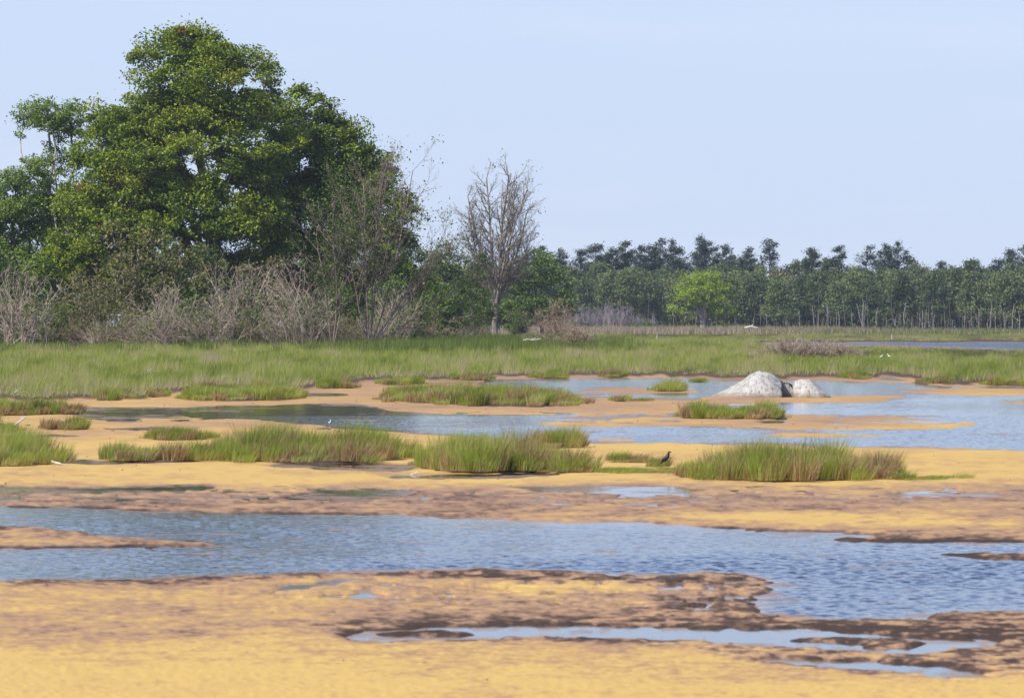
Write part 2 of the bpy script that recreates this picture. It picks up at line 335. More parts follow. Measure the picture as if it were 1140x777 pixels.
reg *= np.where((WY > 560) & (WY < 600), 0.45 + 0.55 * sstep(572, 590, WY - 0.02 * (WXp - 300)), 1)
gust = 0.35 + 0.65 * np.clip(0.5 + 1.8 * fbm(WX / 3.5, WD / 7, 3, 61), 0, 1.3)
A_ = wv * sstep(0.3, 1.0, dm) * reg * gust
z = np.zeros(WX.shape); r2 = np.random.default_rng(3)
for lam, slope, n_ in ((0.55, 0.009, 8), (0.26, 0.028, 12), (0.14, 0.062, 14)):
    for _ in range(n_):
        th = R(250) + r2.normal(0, 0.95); k = 2 * math.pi / (lam * r2.uniform(0.75, 1.3)); ph = r2.uniform(0, 6.28)
        z += slope / k / math.sqrt(n_) * 2.0 * np.sin(k * (WX * math.cos(th) + WD * math.sin(th)) + ph)
far = sstep(150, 90, WD)
dw = lookup(blur(water, 26, 7), WXp, WY)
fs = fbm(WXp / 70, WY / 2.6, 4, 95) + 0.35 * fbm(WXp / 9, WY / 1.1, 3, 97)
film = sstep(0.05, 0.42, fs + 0.65 * (1 - sstep(0.35, 0.85, dw)) - 0.30) * np.where(WY > 436, 1, 0.5) * 0.9
film = np.maximum(film, sstep(0.12, 0.35, fs) * np.exp(-((WY - 463) / 12.0) ** 2) * sstep(620, 420, WXp) * 0.8)
mb = MB(); mb.add(np.stack([WX, WD, z * A_ * np.where(WD > 150, 0, 1)], -1), grid_faces(*WX.shape))
o = mb.build('water', M['water'], smooth=True, attrs={'wave': wv * reg * sstep(0.2, .9, dm) * np.where(WD > 250, 12, 1), 'film': film}); tag(o, 'shallow blue marsh water with wind ripples', kind='structure')

mb = MB(); mb.add([(-2400, -30, -0.35), (2400, -30, -0.35), (2400, 1500, -0.35), (-2400, 1500, -0.35)], [[0, 1, 2, 3]])
gm, gn, go = new_mat('far ground'); q = noise(gn, 0.05, 5); r = ramp(gn, [(0.35, (0.10, 0.13, 0.035)), (0.65, (0.22, 0.19, 0.09))]); gn.links.new(q.outputs['Fac'], r.inputs['Fac'])
b = gn.nodes.new('ShaderNodeBsdfPrincipled'); b.inputs['Roughness'].default_value = 1; gn.links.new(r.outputs[0], b.inputs['Base Color']); gn.links.new(b.outputs[0], go.inputs[0])
tag(mb.build('ground', gm), 'low ground all round the marsh', kind='structure')

# ------------------------------------------------------------------ tree tools
def tubes(mb, segs, sides=4, tint=0.5, mi=0):
    if len(segs) == 0: return
    S = np.asarray(segs, float).reshape(-1, 8); p0, p1, r0, r1 = S[:, :3], S[:, 3:6], S[:, 6], S[:, 7]
    d = p1 - p0; L = np.linalg.norm(d, axis=1, keepdims=True) + 1e-9; d = d / L
    p1 = p1 + d * r1[:, None] * 0.3
    ref = np.where(np.abs(d[:, 2:3]) > 0.9, [[1.0, 0, 0]], [[0, 0, 1.0]]); u = np.cross(d, ref); u /= np.linalg.norm(u, axis=1, keepdims=True); w = np.cross(d, u)
    a = np.arange(sides) / sides * 2 * math.pi; c = np.cos(a)[None, :, None]; s = np.sin(a)[None, :, None]
    ring = u[:, None] * c + w[:, None] * s
    V = np.concatenate([p0[:, None] + ring * r0[:, None, None], p1[:, None] + ring * r1[:, None, None]], 1)
    n = len(S); base = (np.arange(n) * 2 * sides)[:, None]; k = np.arange(sides); k2 = (k + 1) % sides
    Fq = np.stack([base + k, base + k2, base + sides + k2, base + sides + k], -1).reshape(-1, 4)
    mb.add(V.reshape(-1, 3), Fq, tint, mi)

def leaves(mb, C, size, tint, up=1.0, mi=0, r=rng):
    """diamond leaves at points C"""
    n = len(C); nrm = r.normal(0, 1, (n, 3)); nrm[:, 2] += up; nrm /= np.linalg.norm(nrm, axis=1, keepdims=True)
    t = np.cross(nrm, r.normal(0, 1, (n, 3))); t /= np.linalg.norm(t, axis=1, keepdims=True) + 1e-9; u = np.cross(nrm, t)
    s = (size * r.uniform(0.6, 1.25, n))[:, None]
    V = np.stack([C - t * s, C + u * s * 0.55, C + t * s, C - u * s * 0.55], 1).reshape(-1, 3)
    mb.add(V, np.arange(4 * n).reshape(-1, 4), np.repeat(np.clip(tint, 0, 1), 4), mi)

def sample_crown(ells, n, r, shell=0.5, flat_y=None):
    """clump centres in a union of ellipsoids (x,y,z,rx,ry,rz)"""
    E = np.asarray(ells, float); vol = (E[:, 3] * E[:, 4] * E[:, 5]) ** 0.85; out = []
    while len(out) < n:
        e = E[r.choice(len(E), p=vol / vol.sum())]; v = r.normal(0, 1, 3); v /= np.linalg.norm(v); q = r.random() ** (1 / 3)
        if q < shell and r.random() < 0.65: continue
        p = e[:3] + v * q * e[3:6]
        if n > 120 and vnoise(p[0] * .5, p[2] * .75, 3) + vnoise(p[1] * .55 + 7, p[2] * .7, 8) < -0.40: continue
        if out and n < 1500:
            dd = np.min(np.sum((np.array(out[-400:]) - p) ** 2 * [1, 1, 2.2], axis=1))
            if dd < (0.16 * e[3:6].min()) ** 2: continue
        out.append(p)
    return np.array(out)

def skeleton(base, fork, stems, centres, r, r_tip=0.018, pw=0.5, step=1.0, rad_cap=9):
    pos = []; par = []; pl = []
    def addn(p, q): pos.append(np.array(p, float)); par.append(q); pl.append(0 if q < 0 else pl[q] + np.linalg.norm(pos[-1] - pos[q])); return len(pos) - 1
    k = addn(base, -1); base = np.array(base, float); fork = np.array(fork, float)
    for t in (0.33, 0.66, 1.0): k = addn(base + (fork - base) * t + r.normal(0, 0.04, 3) * [1, 1, 0], k)
    fk = k
    for e in stems:
        e = np.array(e, float); k = fk; L = np.linalg.norm(e - fork); n = max(4, int(L / step / 1.2)); out = e - fork; mid = fork + out * 0.5 + np.array([out[0], out[1], 0]) * 0.18 + r.normal(0, 0.03, 3) * L
        for i in range(1, n + 1):
            t = i / n; p = (1 - t) ** 2 * fork + 2 * t * (1 - t) * mid + t * t * e + r.normal(0, 0.012 * L, 3) * [1, 1, 0.4]; k = addn(p, k)
    order = np.argsort(np.linalg.norm(centres - fork, axis=1)); tips = []
    for ci in order:
        c = centres[ci]; A = np.array(pos); dl = A - c; dist = np.linalg.norm(dl, axis=1)
        cost = dist * (1 + 0.0) + 0.12 * np.array(pl) + np.maximum(0, dl[:, 2] + 0.15 * dist) * 0.9; cost[:2] += 5
        k = int(np.argmin(cost)); a = A[k]; n = max(2, int(dist[k] / step)); 
        mid = (a + c) / 2 + [0, 0, -0.10 * dist[k]] + r.normal(0, 0.06, 3) * dist[k]
        for i in range(1, n + 1):
            t = i / n; k = addn((1 - t) ** 2 * a + 2 * t * (1 - t) * mid + t * t * c, k)
        tips.append(k)
    cnt = np.zeros(len(pos)); cnt[tips] = 1; par_ = np.array(par)
    for i in range(len(pos) - 1, 0, -1): cnt[par_[i]] += cnt[i]
    rad = r_tip * np.maximum(cnt, 1) ** pw
    A = np.array(pos); segs = []
    for i in range(1, len(pos)): q = par_[i]; segs.append([*A[q], *A[i], min(rad[q], rad[i] * 1.6), rad[i]])
    return segs

def leafy_tree(name, label, base, ells, nclump, nleaf, lsize, matl, bark, clump_r=(0.9, 0.38), fork_h=0.12, nst=5, seed=1, tint0=0.45, cat='tree', group=None, r_tip=0.018, shell=0.5, extra=None, pw=0.5, up=1.2, pn=('trunk', 'crown')):
    r = np.random.default_rng(seed); base = np.array(base, float); C = sample_crown(ells, nclump, r, shell) - base
    top = C[:, 2].max(); fork = np.array([0, 0, fork_h * top])
    stems = []; ctr = C.mean(0); ext = C.std(0)
    for i in range(nst):
        a = i / nst * 6.283 + r.uniform(-.4, .4); q = r.uniform(0.5, 1.0)
        stems.append([ctr[0] + math.cos(a) * ext[0] * q, ctr[1] + math.sin(a) * ext[1] * q, ctr[2] + ext[2] * r.uniform(0.5, 1.5)])
    if nst == 1: stems = [[ctr[0], ctr[1], top * 0.93]]
    segs = skeleton([0, 0, -0.3], fork, stems, C, r, r_tip, pw, step=0.05 * top)
    root = empty(name, base, label, cat, group)
    tb = MB(); big = [s for s in segs if s[6] > r_tip * 2.2]; small = [s for s in segs if s[6] <= r_tip * 2.2]
    tubes(tb, big, 6); tubes(tb, small, 3)
    if extra: tubes(tb, extra(r), 3)
    tb.build(pn[0], bark, root, smooth=True)
    n = nclump * nleaf; which = np.repeat(np.arange(nclump), nleaf)
    cs = r.uniform(0.4, 1.4, nclump)[which]
    off = r.normal(0, 1, (n, 3)); off /= np.maximum(1, np.linalg.norm(off, axis=1, keepdims=True) / 1.6)
    off = off * np.array([clump_r[0], clump_r[0], clump_r[1]]) * cs[:, None] * 0.6
    off[:, 2] -= 0.16 * (off[:, 0] ** 2 + off[:, 1] ** 2) / clump_r[0]
    tl = r.normal(0, 0.28, (nclump, 2))[which]; off[:, 2] += tl[:, 0] * off[:, 0] + tl[:, 1] * off[:, 1]
    stray = r.random(n) < 0.12; off[stray] *= r.uniform(1.15, 1.6, (stray.sum(), 1))
    ct = r.normal(0, 0.13, nclump)[which]
    tt = tint0 + ct + r.normal(0, 0.2, n); tt = np.minimum(tt, 0.95)
    odd = r.random(nclump)[which] < 0.012; tt[odd & (r.random(n) < 0.5)] = 1.0
    lb = MB(); leaves(lb, C[which] + off, lsize, tt, up, r=r); lb.build(pn[1], matl, root)
    return root

def grow(segs, tips, p, d, L, rad, lv, r, prm):
    """recursive bare branch"""
    n = prm['n'][lv]; st = L / n; kids = prm['kids'][lv] if lv < len(prm['kids']) else 0
    for i in range(n):
        t = (i + 1) / n
        d = d + r.normal(0, prm['kink'], 3); d[2] += prm['up'][lv]; d = d / np.linalg.norm(d)
        q = p + d * st; r1 = rad * (1 - 0.75 / n * (1 if lv else 0.9)); segs.append([*p, *q, rad, r1]); p = q; rad = max(r1, prm['rmin'])
        if lv + 1 < len(prm['n']) and t > prm['start'][lv]:
            k = kids / n; k = int(k) + (r.random() < k % 1)
            for _ in range(k):
                a = R(r.normal(prm['ang'][lv], 9)); v = np.cross(d, r.normal(0, 1, 3)); v /= np.linalg.norm(v) + 1e-9
                dd = d * math.cos(a) + v * math.sin(a)
                grow(segs, tips, p.copy(), dd, L * prm['ratio'][lv] * (1.15 - 0.6 * t) * r.uniform(0.7, 1.2), rad * 0.6, lv + 1, r, prm)
    tips.append(p)
    return p

# ------------------------------------------------------------------ the granite boulders
def granite():
    m, n, out = new_mat('lichen streaked granite')
    q = noise(n, 3.2, 8, 0.7); q2 = noise(n, 9.0, 6, 0.75, sc3=(1.8, 1.5, 0.55)); q3 = noise(n, 45, 3, 0.6)
    r1 = ramp(n, [(0.3, (0.40, 0.375, 0.325)), (0.6, (0.55, 0.53, 0.475))]); n.links.new(q.outputs['Fac'], r1.inputs['Fac'])
    r2_ = ramp(n, [(0.33, (0.13, 0.125, 0.12)), (0.41, (0.45, 0.43, 0.41)), (0.455, (1, 1, 1))]); n.links.new(q2.outputs['Fac'], r2_.inputs['Fac'])
    r3 = ramp(n, [(0.3, (0.75, 0.73, 0.7)), (0.42, (1, 1, 1))]); n.links.new(q3.outputs['Fac'], r3.inputs['Fac'])
    a = n.nodes.new('ShaderNodeMixRGB'); a.blend_type = 'MULTIPLY'; a.inputs[0].default_value = 1; n.links.new(r1.outputs[0], a.inputs[1]); n.links.new(r2_.outputs[0], a.inputs[2])
    vo = n.nodes.new('ShaderNodeTexVoronoi'); vo.feature = 'DISTANCE_TO_EDGE'; vo.inputs['Scale'].default_value = 2.2
    tcv = n.nodes.new('ShaderNodeTexCoord'); mpv = n.nodes.new('ShaderNodeMapping'); mpv.inputs['Rotation'].default_value = (0, 0.5, 0); mpv.inputs['Scale'].default_value = (1.6, 0.5, 0.8)
    adv = n.nodes.new('ShaderNodeVectorMath'); adv.operation = 'ADD'; n.links.new(tcv.outputs['Object'], mpv.inputs[0]); n.links.new(mpv.outputs[0], adv.inputs[0]); n.links.new(q.outputs['Color'], adv.inputs[1]); n.links.new(adv.outputs[0], vo.inputs['Vector'])
    rv = ramp(n, [(0.0, (0.22, 0.21, 0.2)), (0.03, (1, 1, 1))]); n.links.new(vo.outputs['Distance'], rv.inputs['Fac'])
    a0 = n.nodes.new('ShaderNodeMixRGB'); a0.blend_type = 'MULTIPLY'; a0.inputs[0].default_value = 0.8; n.links.new(a.outputs[0], a0.inputs[1]); n.links.new(rv.outputs[0], a0.inputs[2]); a = a0
    c = n.nodes.new('ShaderNodeMixRGB'); c.blend_type = 'MULTIPLY'; c.inputs[0].default_value = 1; n.links.new(a.outputs[0], c.inputs[1]); n.links.new(r3.outputs[0], c.inputs[2])
    sp = n.nodes.new('ShaderNodeSeparateXYZ'); n.links.new(tcv.outputs['Object'], sp.inputs[0]); zr = n.nodes.new('ShaderNodeMapRange'); zr.inputs['From Min'].default_value = 0.02; zr.inputs['From Max'].default_value = 0.16; zr.inputs['To Min'].default_value = 0.85; zr.inputs['To Max'].default_value = 0
    n.links.new(math_(n, 'ADD', sp.outputs['Z'], math_(n, 'MULTIPLY', math_(n, 'SUBTRACT', q.outputs['Fac'], 0.5), 0.25)), zr.inputs['Value'])
    st = n.nodes.new('ShaderNodeMixRGB'); st.inputs[2].default_value = (0.24, 0.165, 0.10, 1); n.links.new(zr.outputs[0], st.inputs[0]); n.links.new(c.outputs[0], st.inputs[1]); c = st
    b = n.nodes.new('ShaderNodeBsdfPrincipled'); b.inputs['Roughness'].default_value = 0.9; n.links.new(c.outputs[0], b.inputs['Base Color'])
    bp = n.nodes.new('ShaderNodeBump'); bp.inputs['Strength'].default_value = 0.8; bp.inputs['Distance'].default_value = 0.022
    n.links.new(math_(n, 'ADD', q.outputs['Fac'], q2.outputs['Fac']), bp.inputs['Height']); n.links.new(bp.outputs[0], b.inputs['Normal'])
    n.links.new(b.outputs[0], out.inputs[0]); return m
M['granite'] = granite()
def boulder(name, label, prof, yb, dp, notch=None, seed=1, skew=0.0):
    d0 = depth(yb) + dp / 2; s = F / d0
    px = np.array([p[0] for p in prof], float); pz = (yb - np.array([p[1] for p in prof], float)) / s
    U = np.linspace(px[0], px[-1], 110); V = np.linspace(-1, 1, 70); UU, VV = np.meshgrid(U, V)
    top = np.interp(UU, px, pz); t = (UU - px[0]) / (px[-1] - px[0])
    wdt = dp / 2 * np.clip(np.sin(np.pi * np.clip(t, 0.0, 1.0)), 0, 1) ** 0.45 + 0.02
    sh = np.clip(1 - np.abs(VV) ** 2.4, 0, 1) ** 0.62
    X = (UU - CX) / F * d0; Y = VV * wdt + skew * (1 - sh) ; Z = top * sh - 0.12
    X0 = X.mean()
    fn = fbm(X * 2.2, Y * 2.2 + Z * 2.5, 4, seed); Y = Y + (0.16 * fn + 0.22 * np.abs(fbm(X * 1.1, Z * 2.2, 2, seed + 3))) * sh; Z = Z + 0.05 * fbm(X * 5, Y * 5, 3, seed + 5) * sh
    X = X + 0.04 * fbm(Z * 6, Y * 3, 3, seed + 9)
    for nk, dk in (((-.35, -.75, .56), .66), ((.42, -.72, .55), .72), ((-.72, -.25, .64), .74), ((.1, -.97, .2), .95), ((.75, -.3, .58), .78), ((-.1, -.45, .88), .72)):
        sc_ = 1.0 if dp > 2 else 0.62; t_ = (X - X0) * nk[0] + Y * nk[1] + Z * nk[2] - dk * sc_; k_ = np.where(t_ > 0, t_ * 0.75, 0); Y = Y - nk[1] * k_; X = X - nk[0] * k_ * .3
    if notch: k = sstep(notch[0] - 1.5, notch[0] + 1, UU) * sstep(notch[1] + 1.5, notch[1] - 0.5, UU); Y = np.where(Y < 0.45, Y + k * (0.45 - Y), Y)
    mb = MB(); mb.add(np.stack([X - X0, Y, Z], -1), grid_faces(*X.shape)[:, ::-1])
    o = mb.build(name, M['granite'], smooth=True); o.location = (X0, d0, 0.0)
    return tag(o, label, 'boulder')
boulder('boulder', 'large pale granite boulder with pointed top standing in the shallow water', [(783, 444), (788, 439), (797, 434.5), (808, 430), (818, 425.5), (828, 419.5), (837, 412.5), (846, 409.3), (854, 409.8), (862, 414), (868, 418.5), (873, 421.5), (880, 422), (884, 424), (887, 436), (889, 444)], 443, 2.6, (871.5, 892), 3)
boulder('boulder', 'small rounded granite boulder leaning against the right end of the larger one', [(882.5, 444), (881.5, 434), (880.5, 425), (885, 419.5), (893, 418), (902, 419), (909, 424), (917, 431), (923, 437), (928, 444)], 443.5, 1.9, None, 13)

# ------------------------------------------------------------------ grass
def blade_mesh(mb, B, ht, lean, width, tint, r, segs2=True, curve=0.6):
    """B base points (n,3); lean (n,2) horizontal offset of the tip"""
    n = len(B); a = r.uniform(0, math.pi, n); w = np.stack([np.cos(a), np.sin(a) * 0.6, np.zeros(n)], 1) * width[:, None] * 0.5
    tip = B.copy(); tip[:, :2] += lean; tip[:, 2] += ht
    if segs2:
        mid = B.copy(); mid[:, :2] += lean * (0.5 - 0.25 * curve); mid[:, 2] += ht * (0.5 + 0.12 * curve)
        V = np.stack([B - w, B + w, mid + w * 0.8, mid - w * 0.8, tip], 1).reshape(-1, 3); i = np.arange(n)[:, None] * 5
        mb.add(V, [i + [0, 1, 2, 3], i + [3, 2, 4]], np.repeat(np.clip(tint, 0, 1), 5))
    else:
        V = np.stack([B - w, B + w, tip], 1).reshape(-1, 3); mb.add(V, np.arange(3 * n).reshape(-1, 3), np.repeat(np.clip(tint, 0, 1), 3))

def field_points(n, ylo, yhi, r, pw, x0=-200, x1=1340):
    u = r.random(n); a, b = ylo - YH, yhi - YH; y = (a ** (1 - pw) + u * (b ** (1 - pw) - a ** (1 - pw))) ** (1 / (1 - pw)) + YH
    return r.uniform(x0, x1, n), y
r = np.random.default_rng(11)
x, y = field_points(560000, 372.3, 447.5, r, 1.15)
keep = (lookup(mm, x, y) > 0.62) & (lookup(wm, x, y) < 0.2); x, y = x[keep], y[keep]
tf = fbm(x / 60, y / 9, 4, 71); tf2 = fbm(x / 14, y / 2.5, 3, 75)
edge = 1 - sstep(0.6, 1.0, lookup(blur(marsh, 5, 5), x, y))
d = depth(y); tall = np.exp(-((y - 388) / 8.0) ** 2) * np.exp(-((x - 520) / 180.0) ** 2) + 0.8 * np.exp(-((y - 393.5) / 3.5) ** 2) * sstep(930, 990, x) * sstep(1200, 1100, x)
ht = (0.32 + 0.12 * tf + 0.26 * tf2) * r.uniform(0.55, 1.2, len(x)) * (1 + 0.5 * np.clip(tall, 0, 1)) * (1 - edge * (0.35 - 1.6 * fbm(x / 8, y / 2.5, 3, 89)).clip(-.7, .8))
ht *= np.where(y < 380, 0.7, 1) * np.where((y > 388) & (y < 400) & (x > 830), 0.45, 1)
tn = 0.48 + 0.55 * tf + 0.34 * tf2 + r.normal(0, 0.12, len(x)) - 0.26 * tall + 0.06 * sstep(410, 440, y)
straw = np.zeros(len(x)); rs = np.random.default_rng(5)
for _ in range(80):
    qx, qy = rs.uniform(-50, 1200), 376 + 62 * rs.random() ** 0.8; straw = np.maximum(straw, np.exp(-((x - qx) / rs.uniform(8, 34)) ** 2 - ((y - qy) / rs.uniform(1.0, 3.2)) ** 2))
brown = r.random(len(x)) < 0.55 * straw * (0.5 + fbm(x / 5, y / 1.2, 2, 83)) + (0.07 + 0.45 * edge + 0.6 * np.clip(fbm(x / 25, y / 3, 3, 79) - 0.12, 0, 1) + 0.4 * sstep(424, 438, y) * sstep(480, 380, x) * (fbm(x / 16, y / 3, 2, 103) > -.05) + 0.5 * edge * (fbm(x / 9, y / 2, 2, 87) > 0.05)); tn = np.where(brown, r.uniform(0.82, 1, len(x)), tn)
Bp = np.stack([(x - CX) / F * d, d, lookup(h, x, y) - 0.03], 1)
ln = r.normal(0, 0.10, (len(x), 2)) + [0.04, 0]
mb = MB(); blade_mesh(mb, Bp, ht, ln, (0.016 + 0.014 * sstep(430, 380, y)) * r.uniform(0.7, 1.3, len(x)), tn, r, False)
tag(mb.build('marsh_grass', M['grass']), 'bright green salt marsh grass covering the flat behind the mud', kind='stuff')
# taller dark sedge before the trees
x, y = field_points(110000, 380, 394, r, 0.6, -120, 720); d = depth(y)
pr = np.maximum(np.exp(-((x - 520) / 110.0) ** 2), 0.55 * sstep(-.15, .35, fbm(x / 40, y / 5, 3, 101)) * sstep(560, 480, x)) * (1 - 0.3 * sstep(386, 392, y)); k = (r.random(len(x)) < pr); x, y, d = x[k], y[k], d[k]
mb = MB(); blade_mesh(mb, np.stack([(x - CX) / F * d, d, np.full(len(x), 0.05)], 1), r.uniform(0.5, 0.95, len(x)), r.normal(0, 0.1, (len(x), 2)), 0.04 * r.uniform(0.7, 1.2, len(x)), r.normal(0.5, 0.25, len(x)), r, False)
tag(mb.build('sedge_grass', M['sedge']), 'taller dark green sedge in front of the trees', kind='stuff')
# dry reed belt along the far edge
x = r.uniform(420, 1500, 90000); d = r.uniform(735, 930, len(x)) ; k = r.random(len(x)) < np.interp(x, [420, 900, 985, 1100, 1500], [1, 1, 0.6, 0.4, 0.4]); x, d = x[k], d[k]
tn = r.normal(0.5, 0.2, len(x)) + 0.15 * fbm(x / 30, d / 20, 3, 9); tn = np.clip(tn, 0, 0.84); gr = r.random(len(x)) < np.interp(x, [420, 800, 950, 1140], [0.1, 0.12, 0.6, 0.92]); tn = np.where(gr, 1.0, tn)
htr = r.uniform(0.45, 1.0, len(x)) * (1 + 0.9 * fbm(x / 9, d / 12, 4, 93)) * np.interp(x, [420, 900, 1000, 1140], [1, 1, 0.8, 0.7])
mb = MB(); blade_mesh(mb, np.stack([(x - CX) / F * d, d, np.full(len(x), 0.02)], 1), htr, r.normal(0, 0.15, (len(x), 2)), np.full(len(x), 0.11), tn, r, False)
tag(mb.build('reed_grass', M['reed']), 'dry tan reeds in a long belt before the far wood', kind='stuff')

# ------------------------------------------------------------------ grass islands (each one a thing)
def peat():
    m, n, out = new_mat('peat bank'); q = noise(n, 12, 6, 0.7); rr_ = ramp(n, [(0.3, (0.035, 0.022, 0.015)), (0.55, (0.11, 0.065, 0.04)), (0.75, (0.26, 0.17, 0.10))]); n.links.new(q.outputs['Fac'], rr_.inputs['Fac'])
    b = n.nodes.new('ShaderNodeBsdfPrincipled'); b.inputs['Roughness'].default_value = 0.85; n.links.new(rr_.outputs[0], b.inputs['Base Color'])
    bp = n.nodes.new('ShaderNodeBump'); bp.inputs['Distance'].default_value = 0.05; n.links.new(q.outputs['Fac'], bp.inputs['Height']); n.links.new(bp.outputs[0], b.inputs['Normal']); n.links.new(b.outputs[0], out.inputs[0]); return m
M['peat'] = peat()
def tussock(label, x0, x1, yb, hh, dep=None, green=0.55, dead=0.3, seed=0, dens=16, prof=None, slope=0.0, peatw=1.0, name='grass_tussock'):
    """grass island from column x0 to x1 whose near edge stands at row yb; hh blade height (m), dep its depth (m)"""
    r = np.random.default_rng(500 + seed); d0 = depth(yb); X0, X1 = (x0 - CX) / F * d0, (x1 - CX) / F * d0; W = X1 - X0
    dep = dep or W * 0.7; cx = (X0 + X1) / 2; n = max(3, int(W * dep * 0.8 * dens)); u = r.uniform(-1, 1, n * 3); v = r.uniform(0, 1, n * 3)
    # near edge curve and ragged outline
    ex = np.clip(1 - np.abs(u) ** 3.0, 0, 1); ok = (np.abs(v - 0.45) < 0.5 * ex ** 0.5 * (0.85 + 0.3 * vnoise(u * 4, u * 0 + seed * 3.3))); u, v = u[ok][:n], v[ok][:n]
    sp_ = r.random(len(u)) < 0.10; u = np.where(sp_, u * 1.12, u); v = np.where(sp_, v * 1.25 - 0.16, v)
    tx = cx + u * W / 2 * 0.95; ty = d0 + (v - 0.14) * dep + np.abs(u) ** 2 * dep * 0.15 + slope * u * dep; nt_ = len(u)
    pf = np.interp(u, [-1, -0.8, 0.8, 1], [0.55, 0.9, 0.9, 0.55]) * (1.0 + 1.1 * fbm(tx * 1.7, ty * 0.8, 3, seed)).clip(.35, 1.5) if prof is None else np.interp(u, *prof) * (1.0 + 0.95 * fbm(tx * 2.2, ty * 1.2, 3, seed)).clip(.35, 1.5)
    root = empty(name, (cx, d0, 0), label, 'grass tussock', 'grass tussocks on the mud flats'); O = np.array([cx, d0, 0])
    th = hh * 0.84 * pf * r.uniform(0.55, 1.2, nt_) * np.where(sp_, 0.5, 1); ht_ = r.normal(0, 0.12, nt_) + 0.45 * fbm(tx * 1.5, ty * .8, 3, seed + 8)
    isb = r.random(nt_) < (dead + .08) * (0.55 + 0.6 * (fbm(tx * 1.3, ty * 0.7, 2, seed + 4) > 0.1))
    for kind in ('green', 'dead'):
        nb = 115 if kind == 'green' else 70
        w = np.repeat(np.arange(nt_), nb)
        if kind == 'green': w = w[~(isb[w] & (r.random(len(w)) < 0.8))]
        else: w = w[isb[w] | (r.random(len(w)) < 0.5 + 0.4 * (v[w] < 0.3))]
        extra_n = 0
        if kind == 'dead': w = np.concatenate([w, np.repeat(np.where(isb)[0], 80)])
        m = len(w); a = r.uniform(0, 6.283, m); q = np.sqrt(r.random(m)) * 0.16
        B = np.stack([tx[w] + np.cos(a) * q, ty[w] + np.sin(a) * q, np.full(m, 0.03 if hh > .2 else 0.02)], 1) - O
        hb = th[w] * (r.uniform(0.55, 1.08, m) if kind == 'green' else np.where(isb[w], r.uniform(0.45, 1.0, m), r.uniform(0.25, 0.7, m)))
        sp = (0.35 * q / 0.16 + 0.1) * (0.55 if kind == 'green' else 0.9)
        ln = np.stack([np.cos(a), np.sin(a)], 1) * (sp * hb)[:, None] + r.normal(0, 0.15, (m, 2)) * hb[:, None] + [0.05, 0]
        tn_ = (green + ht_[w] + r.normal(0, 0.10, m)) if kind == 'green' else r.beta(2, 2, m)
        if kind == 'green': tn_ = np.minimum(tn_, 0.84)
        mb = MB(); blade_mesh(mb, B, hb, ln, r.uniform(0.004, 0.009, m) * (1 + 0.5 * (d0 > 100)), tn_, r, True)
        mb.build('green_blades' if kind == 'green' else 'dead_blades', M['grass'] if kind == 'green' else M['dead'], root)
    if peatw == 0: return root
    # peat base
    na, nr_ = 96, 9; A, Q = np.meshgrid(np.arange(na + 1) / na * 2 * math.pi, np.linspace(0, 1, nr_))
    rr_ = 1 + 0.25 * fbm(np.cos(A) * 3 + seed, np.sin(A) * 3, 3, seed)
    bx = np.cos(A) * np.abs(np.cos(A)) ** -0.25 * 0 + np.cos(A) * Q * rr_ * W * 0.50 * peatw; by = np.sin(A) * Q * rr_ * dep * 0.52 + dep * 0.36
    bz = 0.10 * min(1, hh / .36) * (1 - Q ** 5) * (0.8 + 0.5 * fbm(bx * 3, by * 3, 3, seed + 2)) - 0.03
    by = by + np.abs(bx / (W / 2)) ** 2 * dep * 0.1 + slope * (bx / (W / 2)) * dep
    mb = MB(); mb.add(np.stack([bx, by, bz], -1), grid_faces(*bx.shape)); mb.build('peat_base', M['peat'], root, smooth=True)
    return root
tussock('long low bright green grass strip along the edge of the left marsh', 184, 331, 446.5, 0.36, 9, 0.55, 0.12, 1, 9)
tussock('long straw and green grass strip jutting left of the blue water behind the middle island', 408, 652, 451.5, 0.38, 16, 0.5, 0.42, 2, 7, ([-1, -0.9, -0.3, 0.2, 0.8, 1], [0.6, 0.9, 1.05, 1, 0.8, 0.4]), -0.25)
tussock('tiny dry tuft on the mud right of the long straw coloured strip', 680, 700, 447.5, 0.28, 0.8, 0.5, 0.7, 3, 30)
tussock('small vivid green clump on the mud bar left of the boulders', 726, 763, 436.5, 0.36, 2.0, 0.6, 0.03, 4, 22)
tussock('green island with a dark peat rim just in front of the boulders', 754, 884, 467, 0.40, 3.0, 0.5, 0.3, 5, 18, ([-1, -0.9, -0.5, -0.1, 0.3, 0.7, 0.8, 1], [0.5, 1.0, 1.05, 0.7, 0.85, 1.0, 0.45, 0.25]), 0.0)
tussock('brownish back tuft on the mud behind the longest left island', 160, 236, 491, 0.27, 2.0, 0.4, 0.55, 6, 24)
tussock('short front tuft forming the left end of the longest island', 112, 235, 515, 0.32, 2.0, 0.42, 0.45, 7, 26, ([-1, -0.95, -0.6, 0, 1], [0.9, 1.0, 0.75, 0.7, 0.9]))
tussock('longest and tallest grass island left of the centre with dark roots', 205, 470, 515, 0.43, 4.6, 0.5, 0.28, 8, 22, ([-1, -0.8, -0.5, 0, 0.5, 0.9, 1], [0.6, 0.85, 1.0, 0.98, 1.05, 0.95, 0.5]))
tussock('broad green island in the centre with brown right half', 464, 632, 526, 0.46, 3.8, 0.5, 0.35, 9, 26, ([-1, -0.9, -0.6, 0, 0.6, 1], [0.6, 0.9, 1.0, 1.05, 0.95, 0.5]))
tussock('low brown overhanging tuft behind the right end of the centre island', 590, 648, 500, 0.30, 1.8, 0.35, 0.7, 10, 26)
tussock('short dark green tuft at the front right of the centre island', 618, 658, 527.5, 0.27, 1.2, 0.4, 0.45, 11, 34)
